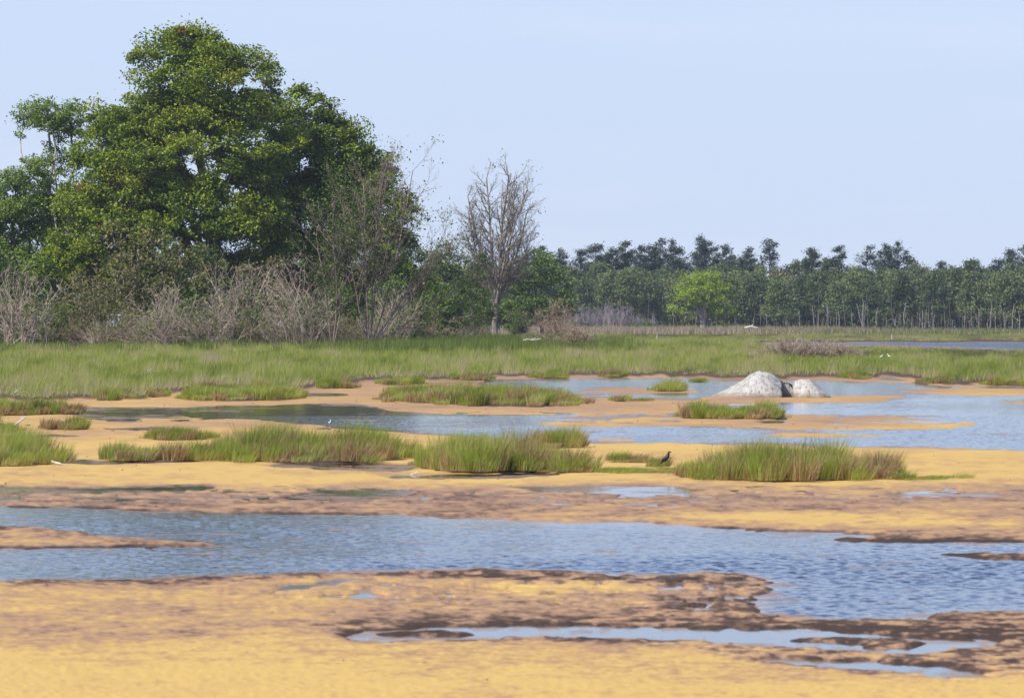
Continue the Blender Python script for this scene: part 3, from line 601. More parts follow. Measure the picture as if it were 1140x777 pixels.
tussock('very low green strip under the black bird', 655, 766, 528, 0.13, 1.1, 0.5, 0.3, 12, 40)
tussock('rightmost big grass island with bleached roots and a trailing right end', 755, 1012, 536.5, 0.42, 3.6, 0.52, 0.38, 13, 24, ([-1, -0.85, -0.6, -0.35, 0.1, 0.5, 0.62, 0.85, 1], [0.3, 0.5, 0.9, 1.05, 1.0, 0.9, 0.8, 1.0, 0.55]))
tussock('trailing low green sprigs right of the rightmost big island', 995, 1052, 535.5, 0.13, 0.8, 0.45, 0.1, 14, 26)
tussock('green island at the left border with a branch at its foot', -70, 68, 520, 0.44, 3.4, 0.5, 0.25, 15, 24, ([-1, 0, 0.6, 0.8, 1], [1, 1.05, 0.95, 0.7, 0.35]))
tussock('round straw coloured tuft alone on the orange mud at the left', 45, 97, 479, 0.36, 1.8, 0.38, 0.75, 16, 26)
tussock('wide straw green tuft touching the left border behind the round one', -60, 62, 463, 0.40, 4, 0.42, 0.5, 17, 16)
tussock('small tuft on the mud between the wide border tuft and the blue sliver of water', 66, 86, 461.5, 0.33, 1.2, 0.4, 0.5, 18, 26)
tussock('dark tuft cut by the left border under a bleached stick', -60, 19, 483, 0.40, 2.2, 0.38, 0.5, 19, 22)
tussock('thin upright dry tuft leaning left on the yellow mud', 684, 694, 515, 0.25, 0.25, 0.35, 1.0, 20, 90)
tussock('shorter thin dry tuft left of the black bird', 703, 713, 515, 0.2, 0.25, 0.35, 1.0, 21, 90)
tussock('two dry sprigs rising beside the black bird', 728, 739, 522, 0.24, 0.25, 0.35, 1.0, 22, 40)
tussock('tiny brown stump tuft right of the long straw coloured strip tip', 651, 656, 450, 0.22, 0.4, 0.3, 1.0, 23, 60)
tussock('low green patch on the mud behind the left foot of the boulders', 770, 788, 425, 0.16, 1.5, 0.55, 0.1, 24, 20)
tussock('low green fringe right of the tiny dry tuft', 700, 722, 447, 0.10, 1.0, 0.5, 0.2, 25, 30)
tussock('faint thin grass sprigs scattered over the yellow mud at the right', 1040, 1110, 535, 0.10, 0.8, 0.5, 0.1, 26, 3, None, 0, 0.0)
tussock('small brown tuft at the near edge of the left marsh strip', 378, 396, 433, 0.25, 1.5, 0.45, 0.5, 27, 20)
tussock('dark brown edged tuft at the right end of the marsh shore', 1098, 1190, 429.5, 0.34, 4, 0.5, 0.4, 28, 10)
o = tussock('low ridge of brown peat roots on the yellow mud', 682, 735, 516.5, 0.05, 0.5, 0.3, 1.0, 29, 60); 

for i, (xa, xb, yb_, hh_, g_, dd_, lb_) in enumerate([(96, 142, 446.5, .34, .45, .5, 'brown and green edge tuft on the meadow shore behind the round straw tuft'), (140, 182, 443, .30, .55, .35, 'green edge tuft touching the left end of the low bright strip'), (205, 262, 437.5, .34, .4, .7, 'straw brown edge tuft behind the low bright strip'),
      (270, 318, 437, .28, .5, .4, 'green edge tuft behind the right half of the low bright strip'), (345, 384, 433, .34, .5, .45, 'edge tuft at the right corner of the left meadow shore'), (418, 470, 429, .30, .5, .3, 'green edge tuft behind the left end of the long straw strip'), (500, 548, 424, .30, .4, .6, 'brownish edge tuft behind the middle of the long straw strip'),
      (590, 640, 421.5, .30, .45, .5, 'edge tuft on the meadow shore left of the blue pool'), (668, 700, 420.5, .26, .4, .7, 'small brown edge tuft on the meadow shore above the tiny dry tuft'), (940, 975, 422.5, .28, .5, .4, 'edge tuft on the far shore just right of the boulders'), (1020, 1062, 428, .28, .4, .6, 'brown edge tuft on the far shore right of the little inlet')]):
    tussock(lb_, xa, xb, yb_, hh_, 5, g_, dd_, 40 + i, 8, None, 0, 0.9)

# ------------------------------------------------------------------ small things on the mud
def loft(path, sides=10, sx=1.0):
    segs_v = []; Pp = np.array([p[:3] for p in path], float); rd = [p[3] for p in path]; rz_ = [p[4] if len(p) > 4 else p[3] for p in path]
    T = np.gradient(Pp, axis=0); T /= np.linalg.norm(T, axis=1, keepdims=True); a = np.arange(sides + 1) / sides * 2 * math.pi
    V = []
    for i in range(len(Pp)):
        u = np.cross(T[i], [0, 1, 0]); u /= np.linalg.norm(u); w = np.array([0, 1.0, 0])
        V.append(Pp[i] + np.outer(np.cos(a), u) * rz_[i] + np.outer(np.sin(a), w) * rd[i])
    return np.array(V)
def plain(name, c, rough=0.6, spec=0.3):
    m, n, out = new_mat(name); b = n.nodes.new('ShaderNodeBsdfPrincipled'); q = noise(n, 20, 4); rr_ = ramp(n, [(0.3, tuple(v * 0.8 for v in c)), (0.7, tuple(min(1, v * 1.15) for v in c))]); n.links.new(q.outputs['Fac'], rr_.inputs['Fac'])
    n.links.new(rr_.outputs[0], b.inputs['Base Color']); b.inputs['Roughness'].default_value = rough; b.inputs['Specular IOR Level'].default_value = spec; n.links.new(b.outputs[0], out.inputs[0]); return m
M['black'] = plain('black feather', (0.022, 0.022, 0.03), 0.45); M['beak'] = plain('bird leg', (0.03, 0.028, 0.025), 0.5)
M['white'] = plain('white feather', (0.8, 0.8, 0.78), 0.7); M['wood'] = plain('bleached wood', (0.62, 0.57, 0.5), 0.85, 0.1); M['post'] = plain('white painted post', (0.6, 0.6, 0.57), 0.7)
M['greyf'] = plain('grey feather', (0.2, 0.19, 0.19), 0.7)
def bird(label, loc, s, rz, mbody, path, wing=True, eye=True, legs=((-0.012, 0.022), (0.012, 0.022)), legh=0.07, belly=None):
    root = empty('bird', loc, label, 'bird', rz=rz)
    V = loft(path, 14) * s; mb = MB(); mb.add(V, grid_faces(*V.shape[:2])); mb.build('body', mbody, root, smooth=True)
    if wing:
        for sd in (-1, 1):
            W = loft([(-0.085, sd * 0.034, 0.085, .002, .006), (-0.05, sd * 0.036, 0.098, .005, .018), (0.0, sd * 0.036, 0.125, .007, .026), (0.03, sd * 0.030, 0.15, .005, .016), (0.045, sd * 0.025, 0.162, .001, .002)], 10) * s
            mb = MB(); mb.add(W, grid_faces(*W.shape[:2])); mb.build('wing', mbody if belly is None else belly, root, smooth=True)
    for lx, ly in legs:
        for sd in ((-1, 1) if len(legs) == 1 else ((1,) if lx > 0 else (-1,))):
            mb = MB(); f0 = np.array([lx, sd * ly, 0.0]); tubes(mb, [[*(f0 + [-.004, 0, legh + .02]), *(f0 + [.006, 0, legh * .5]), .005, .0035], [*(f0 + [.006, 0, legh * .5]), *f0, .0035, .003]] + [[*f0, *(f0 + [.03 * math.cos(t_), .03 * math.sin(t_), .002]), .003, .0015] for t_ in (0, .5, -.5, 3.14)], 5)
            for k_ in range(len(mb.v)): mb.v[k_] = mb.v[k_] * s
            mb.build('leg', M['beak'], root)
    tip = np.array(path[-1][:3]); pr = np.array(path[-3][:3])
    if eye:
        for sd in (-1, 1):
            E = loft([(pr[0] - .003, pr[1] + sd * .016, pr[2] + .004, .0008, .0008), (pr[0], pr[1] + sd * .016, pr[2] + .004, .003, .003), (pr[0] + .003, pr[1] + sd * .016, pr[2] + .004, .0008, .0008)], 8) * s
            mb = MB(); mb.add(E, grid_faces(*E.shape[:2])); mb.build('eye', M['post'], root, smooth=True)
    return root
g = G(742, 522.5)
grackle_ = [(-0.15, 0, 0.035, .004, .003), (-0.13, 0, 0.045, .018, .006), (-0.08, 0, 0.075, .018, .012), (-0.05, 0, 0.092, .030, .028), (-0.015, 0, 0.112, .038, .040), (0.025, 0, 0.142, .036, .038), (0.045, 0, 0.168, .024, .026), (0.055, 0, 0.190, .017, .019), (0.062, 0, 0.206, .019, .020), (0.075, 0, 0.215, .016, .016), (0.090, 0, 0.215, .006, .007), (0.118, 0, 0.209, .0012, .0012)]
_c, _s = math.cos(R(12)), math.sin(R(12))
grackle = [((q_[0] * _c - (q_[2] - .1) * _s if i_ > 0 else q_[0] * _c - (q_[2] - .1) * _s), 0, .1 + q_[0] * _s + (q_[2] - .1) * _c, *q_[3:]) for i_, q_ in enumerate(grackle_[:-3])]
hx, hz = grackle[-1][0], grackle[-1][2]; grackle += [(hx + .013, 0, hz + .007, .016, .016), (hx + .028, 0, hz + .006, .006, .007), (hx + .056, 0, hz + .001, .0012, .0012)]
bird('black bird standing upright on the low green strip facing right', (g[0], g[1], 0.055), 0.8, R(-12), M['black'], grackle)
wb = [(-0.12, 0, 0.10, .006, .004), (-0.08, 0, 0.12, .03, .02), (-0.02, 0, 0.135, .05, .05), (0.04, 0, 0.15, .045, .05), (0.07, 0, 0.20, .02, .02), (0.085, 0, 0.25, .018, .018), (0.10, 0, 0.275, .024, .022), (0.12, 0, 0.275, .010, .010), (0.17, 0, 0.265, .002, .002)]
for (xx, yy, s_, rz_, lb_, mt_, wg_) in ((981, 404, .7, 20, 'white bird of the far pair in the marsh grass, on the left', M['white'], M['white']), (990, 404, .78, 160, 'white bird with dark wings, on the right of the far pair in the marsh grass', M['white'], M['black'])):
    g = G(xx, yy); bird(lb_, (g[0], g[1], 0.20), s_, R(rz_), mt_, wb, belly=wg_)
g = G(367, 473); bird('tiny white shorebird in the dark water behind the longest island', (g[0], g[1], 0.0), 0.36, R(60), M['white'], wb, belly=M['white'])

def stick(name, label, pts, r0, mat, cat='driftwood', rr=0.35, forks=(), sides=6):
    Pn = np.array(pts, float); O = Pn[0].copy(); O[2] = 0; q = np.random.default_rng(int(abs(Pn[0, 0]) * 10) + 5); segs = []
    def run(A, rad):
        B = [A[0]]
        for i in range(len(A) - 1):
            for t in (0.5, 1): B.append(A[i] + (A[i + 1] - A[i]) * t + (q.normal(0, 0.02, 3) * np.linalg.norm(A[i + 1] - A[i]) if t < 1 else 0))
        for i in range(len(B) - 1): segs.append([*(B[i] - O), *(B[i + 1] - O), rad * (1 - i / len(B) * (1 - rr)), rad * (1 - (i + 1) / len(B) * (1 - rr))])
    run(Pn, r0)
    for fk in forks: run(np.array(fk, float), r0 * 0.55)
    mb = MB(); tubes(mb, segs, sides); o = mb.build(name, mat, smooth=True); o.location = O; return tag(o, label, cat)
def Q(x, y, d, dd=0): p = P(x, y, d + dd); return p
d_ = depth(528.5)
mb = MB(); 
stick('driftwood', 'white bleached driftwood piece on the mud at the foot of the centre island', [Q(426, 529.3, d_), Q(446, 528.9, d_), Q(462, 528.2, d_, .1), Q(473, 529.5, d_, .1)], 0.022, M['wood'], forks=[[Q(456, 528.8, d_), Q(465, 525.5, d_), Q(468, 528.5, d_)]])
d_ = depth(519); stick('driftwood', 'curved bleached branch lying at the foot of the left border island', [Q(57, 513.5, d_), Q(62, 515, d_), Q(68, 516.5, d_, -.1), Q(74, 517.5, d_, -.1)], 0.022, M['wood'], rr=0.3, forks=[[Q(62, 515, d_), Q(66, 517, d_), Q(75, 518.5, d_)]])
d_ = depth(481); stick('driftwood', 'bleached stick rising to the right over the tuft at the left border', [Q(8, 479, d_), Q(16, 474, d_), Q(22, 469, d_), Q(28, 464, d_)], 0.028, M['wood'], rr=0.4, forks=[[Q(22, 469, d_), Q(24, 466, d_), Q(25, 463, d_)]])
d_ = depth(463); stick('driftwood', 'forked pale twigs sticking out of the wide tuft at the left border', [Q(-4, 460, d_), Q(4, 457, d_), Q(13, 455, d_)], 0.03, M['wood'], rr=0.3, forks=[[Q(2, 458, d_), Q(7, 453, d_), Q(10, 451, d_)]])
d_ = depth(389); stick('fallen_log', 'grey fallen log lying in the marsh grass under the bare tree', [Q(582, 379.5, d_), Q(588, 378, d_), Q(594, 378.8, d_), Q(602, 377.5, d_)], 0.10, M['wood'], 'log', rr=0.5, forks=[[Q(592, 378.8, d_), Q(596, 376.5, d_)]])
d_ = depth(373.5); stick('fallen_log', 'pale dead log on the far reed belt below the round oak', [Q(829, 365, d_), Q(836, 363.5, d_), Q(843, 365, d_)], 0.18, M['wood'], 'log', rr=0.5, forks=[[Q(836, 363.8, d_), Q(838, 361.5, d_)]])
M['post2'] = M['post']
for i, (xx, yb, yt, wd, lb_) in enumerate([(661, 378, 372, .04, 'thin white stake left of the others, by the tan bush'), (731.5, 379, 373, .04, 'thin white stake in the green marsh below the round oak'), (1064.5, 370.5, 367.2, .15, 'stout white stump at the wood edge, middle of the three on the right'), (1050, 370.2, 368.2, .11, 'short white stump left of the stout one at the wood edge'), (1117, 370.5, 367.8, .13, 'white stump nearest the right border at the wood edge'), (993, 378, 373.5, .04, 'thin white stake in front of the dark low bush'), (904, 370, 368, .11, 'small pale stump at the left of the straight wood edge')]):
    d_ = depth(max(yb, 369)); t = (yb - yt) / F * d_ + 0.15; g = P(xx, yb, d_); mb = MB(); tubes(mb, [[0, 0, -0.1, .01 * wd, 0, t * .5, wd, wd * .95], [.01 * wd, 0, t * .5, .04 * wd, 0, t, wd * .95, wd * .7], [.04 * wd, 0, t, .04 * wd, 0, t + wd * .3, wd * .7, wd * .05]], 8)
    o = mb.build('marker_stake' if wd < .1 else 'tree_stump', M['post']); o.location = (g[0], d_, 0.0); tag(o, lb_, 'stake' if wd < .1 else 'stump')

for (xx, yy, sc_, lb_) in ((247, 423, 1.0, 'small forked bleached twig standing in the left marsh grass above the green strip'), (166, 414, .8, 'pale dead twig in the left meadow, left of the forked one'), (20, 436, .9, 'pale twig lying at the left end of the meadow edge')):
    d_ = depth(yy + 6)
    stick('driftwood', lb_, [Q(xx - 5 * sc_, yy + 2, d_), Q(xx, yy - 2 * sc_, d_), Q(xx + 4 * sc_, yy - 5 * sc_, d_)], 0.024 * sc_, M['wood'], rr=0.3, forks=[[Q(xx, yy - 2 * sc_, d_), Q(xx + 3 * sc_, yy + 1, d_), Q(xx + 9 * sc_, yy - 1, d_)], [Q(xx - 2 * sc_, yy, d_), Q(xx - 3 * sc_, yy - 5 * sc_, d_)]])
# crumbs of peat and algae lying on the mud
r = np.random.default_rng(88); n_ = 11000; x = r.uniform(-60, 1200, n_); y = YH + 1 / r.uniform(1 / 430., 1 / 88., n_)
tl_ = lookup(tone, x, y); sh_ = lookup(blur(water, 10, 4), x, y); ok = (lookup(wm, x, y) < .25) & (lookup(mm, x, y) < .1) & (r.random(n_) < np.clip(.03 + .5 * (sh_ > .05) * (fbm(x / 30, y / 5, 3, 99) > .05) + .3 * (tl_ < .45), 0, 1)); x, y = x[ok], y[ok]; n_ = len(x)
d = depth(y); C = np.stack([(x - CX) / F * d, d, lookup(h, x, y)], 1); sz = r.uniform(.004, .014, n_) * (d / 60) ** .6
U = np.array([(1, 0, 0), (0, 1, 0), (-1, 0, 0), (0, -1, 0), (0, 0, .7), (0, 0, -.5)]); V = C[:, None] + U[None] * sz[:, None, None] * r.uniform(.6, 1.5, (n_, 6, 1)); i = np.arange(n_)[:, None, None] * 6
mb = MB(); mb.add(V.reshape(-1, 3), (i + np.array([(0, 1, 4), (1, 2, 4), (2, 3, 4), (3, 0, 4), (1, 0, 5), (2, 1, 5), (3, 2, 5), (0, 3, 5)])[None]).reshape(-1, 3))
tag(mb.build('peat_crumbs', M['peat']), 'dark crumbs of peat scattered on the wet mud near the water', kind='stuff')

# ------------------------------------------------------------------ the left grove
def ell(x, y, rx, ry, d, dd=0, rd=None):
    s = (d + dd) / F; p = P(x, y, d + dd); return (*p, rx * s, (rd if rd else rx) * s, ry * s)
dA = 400
leafy_tree('maple_tree', 'tallest broad green maple with a domed crown', G(243, 386), [ell(205, 80, 62, 48, dA), ell(255, 100, 60, 55, dA), ell(150, 130, 52, 50, dA), ell(200, 170, 85, 65, dA), ell(285, 150, 50, 65, dA), ell(140, 215, 75, 50, dA), ell(235, 235, 85, 50, dA), ell(110, 175, 28, 38, dA), ell(215, 50, 40, 20, dA), ell(265, 275, 60, 30, dA, 3)],
           980, 240, 0.125, M['maple'], M['bark'], (1.0, 0.46), 0.10, 7, 101, 0.62, r_tip=0.02)
leafy_tree('maple_tree', 'darker maple forming the right shoulder of the big crown', G(345, 386) + [0, 8, 0], [ell(335, 135, 42, 38, 408), ell(370, 165, 45, 42, 408), ell(330, 190, 55, 50, 408), ell(385, 215, 52, 42, 408), ell(350, 255, 75, 45, 408), ell(425, 232, 34, 34, 408), ell(300, 230, 40, 70, 408), ell(400, 275, 60, 35, 408), ell(340, 290, 70, 35, 408, 3), ell(405, 185, 36, 36, 408), ell(440, 255, 34, 38, 408), ell(455, 300, 30, 30, 408, 3)],
           840, 240, 0.125, M['maple'], M['bark'], (1.0, 0.46), 0.12, 6, 102, 0.5, r_tip=0.02)
leafy_tree('willow_tree', 'thin open crowned pale tree left of the big maple', G(62, 386) + [0, 4, 0], [ell(50, 128, 32, 18, 404), ell(85, 140, 25, 28, 404), ell(30, 150, 14, 12, 404), ell(60, 185, 38, 24, 404), ell(95, 215, 32, 36, 404), ell(22, 200, 18, 18, 404)],
           190, 100, 0.11, M['willow'], M['barkpale'], (0.7, 0.35), 0.22, 3, 103, 0.72, shell=0.2)
leafy_tree('willow_tree', 'low spreading green tree at the left border', G(10, 386) + [0, 6, 0], [ell(-10, 225, 50, 38, 406), ell(35, 235, 48, 34, 406), ell(5, 280, 70, 40, 406), ell(75, 265, 45, 34, 406), ell(-60, 250, 50, 60, 406)],
           440, 150, 0.12, M['willow'], M['bark'], (0.8, 0.45), 0.12, 5, 104, 0.68)
leafy_tree('maple_tree', 'green understory tree under the left side of the big maple', G(120, 386) + [0, -3, 0], [ell(110, 262, 50, 32, 397), ell(165, 262, 50, 26, 397), ell(70, 300, 45, 26, 397), ell(140, 295, 50, 24, 397)], 330, 170, 0.13, M['maple'], M['bark'], (0.85, 0.36), 0.15, 5, 105, 0.6)

leafy_tree('understory_tree', 'dark green tree in the shade behind the maple trunks', G(255, 386) + [0, 30, 0], [ell(225, 310, 55, 45, 430), ell(290, 315, 50, 45, 430), ell(180, 320, 50, 40, 430)], 260, 150, 0.13, M['maple'], M['bark'], (0.9, 0.5), 0.15, 5, 121, 0.35)
leafy_tree('understory_tree', 'dark green tree in the deep shade behind the right shoulder maple', G(370, 386) + [0, 34, 0], [ell(340, 320, 50, 42, 434), ell(395, 325, 50, 42, 434), ell(430, 320, 35, 40, 434)], 240, 150, 0.13, M['maple'], M['bark'], (0.9, 0.5), 0.15, 5, 122, 0.35)
leafy_tree('understory_tree', 'green tree hiding the trunk of the thin pale tree', G(60, 386) + [0, 20, 0], [ell(30, 320, 55, 45, 420), ell(95, 320, 55, 45, 420)], 220, 150, 0.13, M['willow'], M['bark'], (0.9, 0.5), 0.15, 5, 123, 0.4)

# reddish half dead tree with bare fans of branches to the right
def halfdead(name, label, base, H_, prm, stems, seed, bark, leaf=None, nleaf=40, ltint=0.4, lprob=0.5, cat='tree', rb=0.13, group=None, lsize=0.10, trunk=None, spread=0.45):
    r = np.random.default_rng(seed); segs = []; tips = []
    root = empty(name, base, label, cat, group); p = np.array([0, 0, -0.2])
    if trunk:
        for i in range(4): q = p + np.array([r.normal(0, .05), 0, trunk / 4]); segs.append([*p, *q, rb * 2.5 * (1 - i * .06), rb * 2.5 * (1 - (i + 1) * .06)]); p = q
    for (dx, dy, L, rr_) in stems:
        d = np.array([dx, dy, 1.0]); d /= np.linalg.norm(d); grow(segs, tips, p + r.normal(0, .05, 3) * [1, 1, 0], d, L, rb * rr_, 0, r, prm)
    tb = MB(); S = np.array(segs); tubes(tb, S[S[:, 6] > 0.04], 6); tubes(tb, S[S[:, 6] <= 0.04], 3); tb.build('trunk', bark, root, smooth=True)
    if leaf:
        T = np.array(tips); T = T[r.random(len(T)) < lprob]; w = np.repeat(np.arange(len(T)), nleaf); lb = MB()
        leaves(lb, T[w] + r.normal(0, 1, (len(w), 3)) * [spread, spread, spread * .6], lsize, ltint + r.normal(0, .15, len(w)) + r.normal(0, .12, len(T))[w], 1.0, r=r); lb.build('crown', leaf, root)
    return root
prm_fan = dict(n=[9, 6, 4, 3], kids=[17, 7, 4], kink=0.06, up=[0.02, 0.05, 0.04, 0.03], start=[0.25, 0.2, 0.2], ang=[34, 36, 38], ratio=[0.36, 0.45, 0.55], rmin=0.010)
halfdead('half_dead_tree', 'half dead tree with reddish bare branches fanning right beside the dark maple', G(412, 388) + [0, -3, 0], 13, prm_fan, [(-.25, 0, 10, .6), (0.02, .1, 12, .75), (.22, -.1, 12, .75), (.5, .1, 10, .65), (.12, -.2, 12, .65), (.9, 0, 8, .5), (-.1, -.2, 10, .5), (1.3, -.1, 6, .45), (.38, .1, 13, .6)], 201, M['barkred'], M['maple'], 10, .38, .10, rb=.10)
halfdead('half_dead_tree', 'slim grey dead tree left of the reddish half dead one', G(372, 388) + [0, -6, 0], 11, prm_fan, [(-.15, 0, 9, .8), (.12, 0, 11, .9), (.3, -.1, 8, .7)], 202, M['barkred'], M['maple'], 16, .2, .25, rb=.06)
leafy_tree('understory_tree', 'dull green tree right behind the reddish half dead one', G(468, 381), [ell(455, 300, 35, 38, 480), ell(490, 320, 34, 35, 480), ell(440, 275, 24, 20, 480), ell(470, 345, 50, 18, 480)], 150, 130, 0.12, M['shrub'], M['bark'], (0.9, 0.45), 0.12, 5, 106, 0.35)
leafy_tree('understory_tree', 'thin topped brownish tree between the dull green tree and the bare one', G(500, 380), [ell(492, 282, 28, 14, 500), ell(525, 295, 26, 16, 500), ell(508, 325, 34, 26, 500), ell(535, 340, 24, 20, 500)], 90, 75, 0.12, M['shrub'], M['barkred'], (0.9, 0.4), 0.12, 4, 107, 0.45, shell=.2)
prm_vase = dict(n=[14, 7, 5, 3], kids=[25, 9, 4], kink=0.035, up=[0.022, 0.06, 0.05, 0.03], start=[0.10, 0.1, 0.2], ang=[44, 36, 36], ratio=[0.28, 0.45, 0.5], rmin=0.012)
dG = 600
halfdead('bare_tree', 'tall leafless vase shaped tree standing alone between the grove and the far wood', (P(551, 376, dG)[0], dG, 0), 19, prm_vase, [(-.20, .05, 13.0, .9), (-.05, -.05, 14.6, 1.1), (.07, .1, 14.8, 1.15), (.20, -.05, 13.2, .95), (.38, .1, 11.2, .8), (-.40, 0, 11.2, .8), (.04, .2, 12.5, .8), (-.68, .1, 9, .65), (.66, -.1, 9, .6), (.13, -.2, 14, .9)], 203, M['barkgrey'], M['shrub'], 8, .45, .02, rb=.17, trunk=3.4, lsize=.13, spread=.4)
leafy_tree('round_tree', 'rounded green tree right behind the bare tree', (P(603, 374, 660)[0], 660, 0), [ell(600, 305, 30, 26, 660), ell(618, 325, 24, 24, 660), ell(585, 325, 30, 30, 660), ell(610, 342, 28, 16, 660), ell(565, 330, 24, 30, 660), ell(545, 345, 25, 20, 660)], 210, 110, 0.17, M['willow'], M['bark'], (1.2, 0.55), 0.12, 5, 108, 0.5)
dJ = 900
leafy_tree('oak_tree', 'small round bright green oak alone in front of the far wood', (P(783, 369, dJ)[0], dJ, 0), [ell(783, 311, 22, 9, dJ), ell(775, 318, 24, 15, dJ), ell(790, 320, 24, 15, dJ), ell(765, 338, 24, 13, dJ), ell(800, 340, 19, 13, dJ), ell(783, 330, 28, 18, dJ), ell(752, 344, 10, 6, dJ), ell(810, 345, 10, 6, dJ)], 230, 60, 0.17, M['oak'], M['barkpale'], (0.9, 0.45), 0.12, 5, 109, 0.55, r_tip=.035)

# ------------------------------------------------------------------ shrubs at the foot of the grove
def shrub_proto(seed, n, w, hgt, tint0, mt, lsz=.09):
    r = np.random.default_rng(seed); E = [(0, 0, hgt * .5, w * .5, w * .4, hgt * .46), (w * .25, 0, hgt * .4, w * .3, w * .3, hgt * .38), (-w * .28, .1, hgt * .38, w * .3, w * .3, hgt * .36)]
    return leafy_tree('shrub', 'x', (0, 0, 0), E, n, 75, lsz, M[mt], M['barkred'], (.48, .32), .05, 6, seed, tint0, 'shrub', r_tip=.012, up=.6, pn=('stem', 'foliage'))
protos = [shrub_proto(301, 110, 4.6, 4.9, .5, 'shrub'), shrub_proto(302, 80, 3.8, 3.4, .65, 'shrub'), shrub_proto(303, 90, 4.2, 4.2, .4, 'willow'), shrub_proto(304, 80, 4.8, 4.6, .5, 'olive', .075)]
prm_twig = dict(n=[6, 4, 3], kids=[7, 4], kink=0.11, up=[-0.01, 0.0, 0.0], start=[0.2, 0.2], ang=[38, 42], ratio=[0.42, 0.5], rmin=0.006)
def dead_proto(seed, ns_, Lh, mt, spread, rb=.017):
    r = np.random.default_rng(seed); segs = []; tips = []
    for i in range(ns_):
        a = r.uniform(0, 6.283); s_ = abs(r.normal(0, spread)); p = np.array([r.normal(0, .45), r.normal(0, .35), 0]); d = np.array([math.cos(a) * s_, math.sin(a) * s_ * .7, 1.]); d /= np.linalg.norm(d)
        grow(segs, tips, p, d, Lh * r.uniform(.55, 1.1), rb * r.uniform(.7, 1.3), 0, r, prm_twig)
    root = empty('dead_shrub', (0, 0, 0), 'x', 'dead shrub'); tb = MB(); tubes(tb, segs, 3); tb.build('branch', M[mt], root)
    T = np.array(tips); T = T[(r.random(len(T)) < .12) & (T[:, 2] < 2.2)]; w = np.repeat(np.arange(len(T)), 9); lb = MB(); leaves(lb, T[w] + r.normal(0, .14, (len(w), 3)), .07, r.normal(.7, .2, len(w)), .8, r=r); lb.build('foliage', M['shrub'], root); return root
dprotos = [dead_proto(311, 46, 3.0, 'deadtwig', .75), dead_proto(312, 46, 2.6, 'deadtwig', 1.3), dead_proto(313, 46, 2.5, 'tantwig', .8, .014), dead_proto(314, 24, 3.4, 'deadtwig', .45)]
used = set(); GROW = {'shrub': 1.3, 'dead_shrub': 1.12}
def place(proto, x, d, s, label, group, rz=0.0, z=0.05):
    o = proto if id(proto) not in used else copy_tree(proto); used.add(id(proto))
    o.location = ((x - CX) / F * d, d, z); s = s * GROW.get(proto.name.split('.')[0], 1.0); o.scale = (s, s, s); o.rotation_euler = (0, 0, rz); o['label'] = label; o['group'] = group; return o
gs = 'green shrubs at the foot of the grove'; r = np.random.default_rng(77)
GS = [(-30, 392, 1.3, 0, 'leafy green shrub cut by the left border'), (22, 394, 1.25, 2, 'dark green shrub under the low tree at the left border'), (62, 388, 1.05, 1, 'light green shrub behind the bleached fan of dead branches at the left'),
      (95, 396, 1.3, 3, 'tall olive shrub right of the bleached fan of dead branches'), (140, 392, 1.6, 3, 'big reddish olive shrub below the lit left side of the tallest maple'), (186, 394, 1.5, 3, 'tallest olive shrub left of the maple trunk'),
      (205, 386, 1.05, 1, 'bright low shrub in front of the maple trunk'), (232, 392, 1.2, 0, 'green shrub hiding the foot of the maple trunk'), (268, 388, 1.0, 1, 'light green shrub right of the maple trunk among grey twigs'),
      (300, 394, 1.15, 3, 'dark shrub below the deep shade between the two maples'), (335, 388, .95, 1, 'light green shrub behind the upright grey twigs'), (368, 391, 1.1, 0, 'yellow green shrub below the slim dead tree'),
      (398, 383, .9, 1, 'yellow green shrub at the foot of the reddish half dead tree'), (440, 396, 1.0, 2, 'dark shrub right of the reddish half dead tree'), (478, 430, 1.0, 2, 'low dark green shrub between the grove and the bare tree'), (515, 520, .8, 0, 'dark green shrub left of the bare tree foot'), (577, 610, .8, 1, 'low bright shrub at the foot of the bare tree')]
for i, (x, d, s, k, lb_) in enumerate(GS): d, s = (382.5, s * .72) if i in (2, 3, 6, 8, 10, 11, 12) else (d, s); place(protos[k], x, d, s, lb_, gs, r.uniform(0, 6.28))
DS = [(-12, 379, 1.0, 1, 'tangled bleached twigs at the left border'), (22, 377, 1.15, 0, 'big pale fan of dead branches left of the maples'), (48, 380, .8, 1, 'low sprawl of bleached branches beside the big pale fan'), (80, 381, .95, 2, 'tan dead shrub right of the big pale fan'),
      (108, 379, .9, 1, 'pinkish dead shrub below the big reddish olive shrub'), (138, 380, 1.0, 2, 'brown twiggy shrub left of the pale twig mound'), (162, 378, .85, 1, 'pale mound of twigs left of the maple trunk'), (186, 377, 1.05, 0, 'bushy grey dead shrub in front of the maple trunk'),
      (212, 379, 1.0, 2, 'tan twiggy shrub right in front of the maple trunk'), (236, 377, 1.05, 1, 'wide grey dead shrub right of the maple trunk'), (262, 379, 1.1, 3, 'dead shrub with tall leaning pale stems'), (288, 378, .95, 2, 'brown dead shrub below the deepest shade'),
      (312, 377, .95, 0, 'grey dead shrub left of the upright pale stems'), (338, 376, 1.15, 3, 'tallest sheaf of upright pale dead stems'), (362, 378, .95, 1, 'sprawling grey twigs right of the upright pale stems'), (388, 377, .9, 2, 'tan dead shrub at the foot of the slim dead tree'),
      (420, 379, .95, 1, 'leaning dead branches at the foot of the reddish half dead tree'), (446, 381, .9, 3, 'thin grey stems right of the reddish half dead tree'), (474, 400, .8, 2, 'brown dead shrub at the right end of the grove'), (505, 440, .8, 1, 'low dead branches between the grove and the bare tree'), (530, 480, .8, 2, 'tan dead brush left of the bare tree foot'), (562, 470, .7, 3, 'thin dead stems in front of the bare tree foot')]
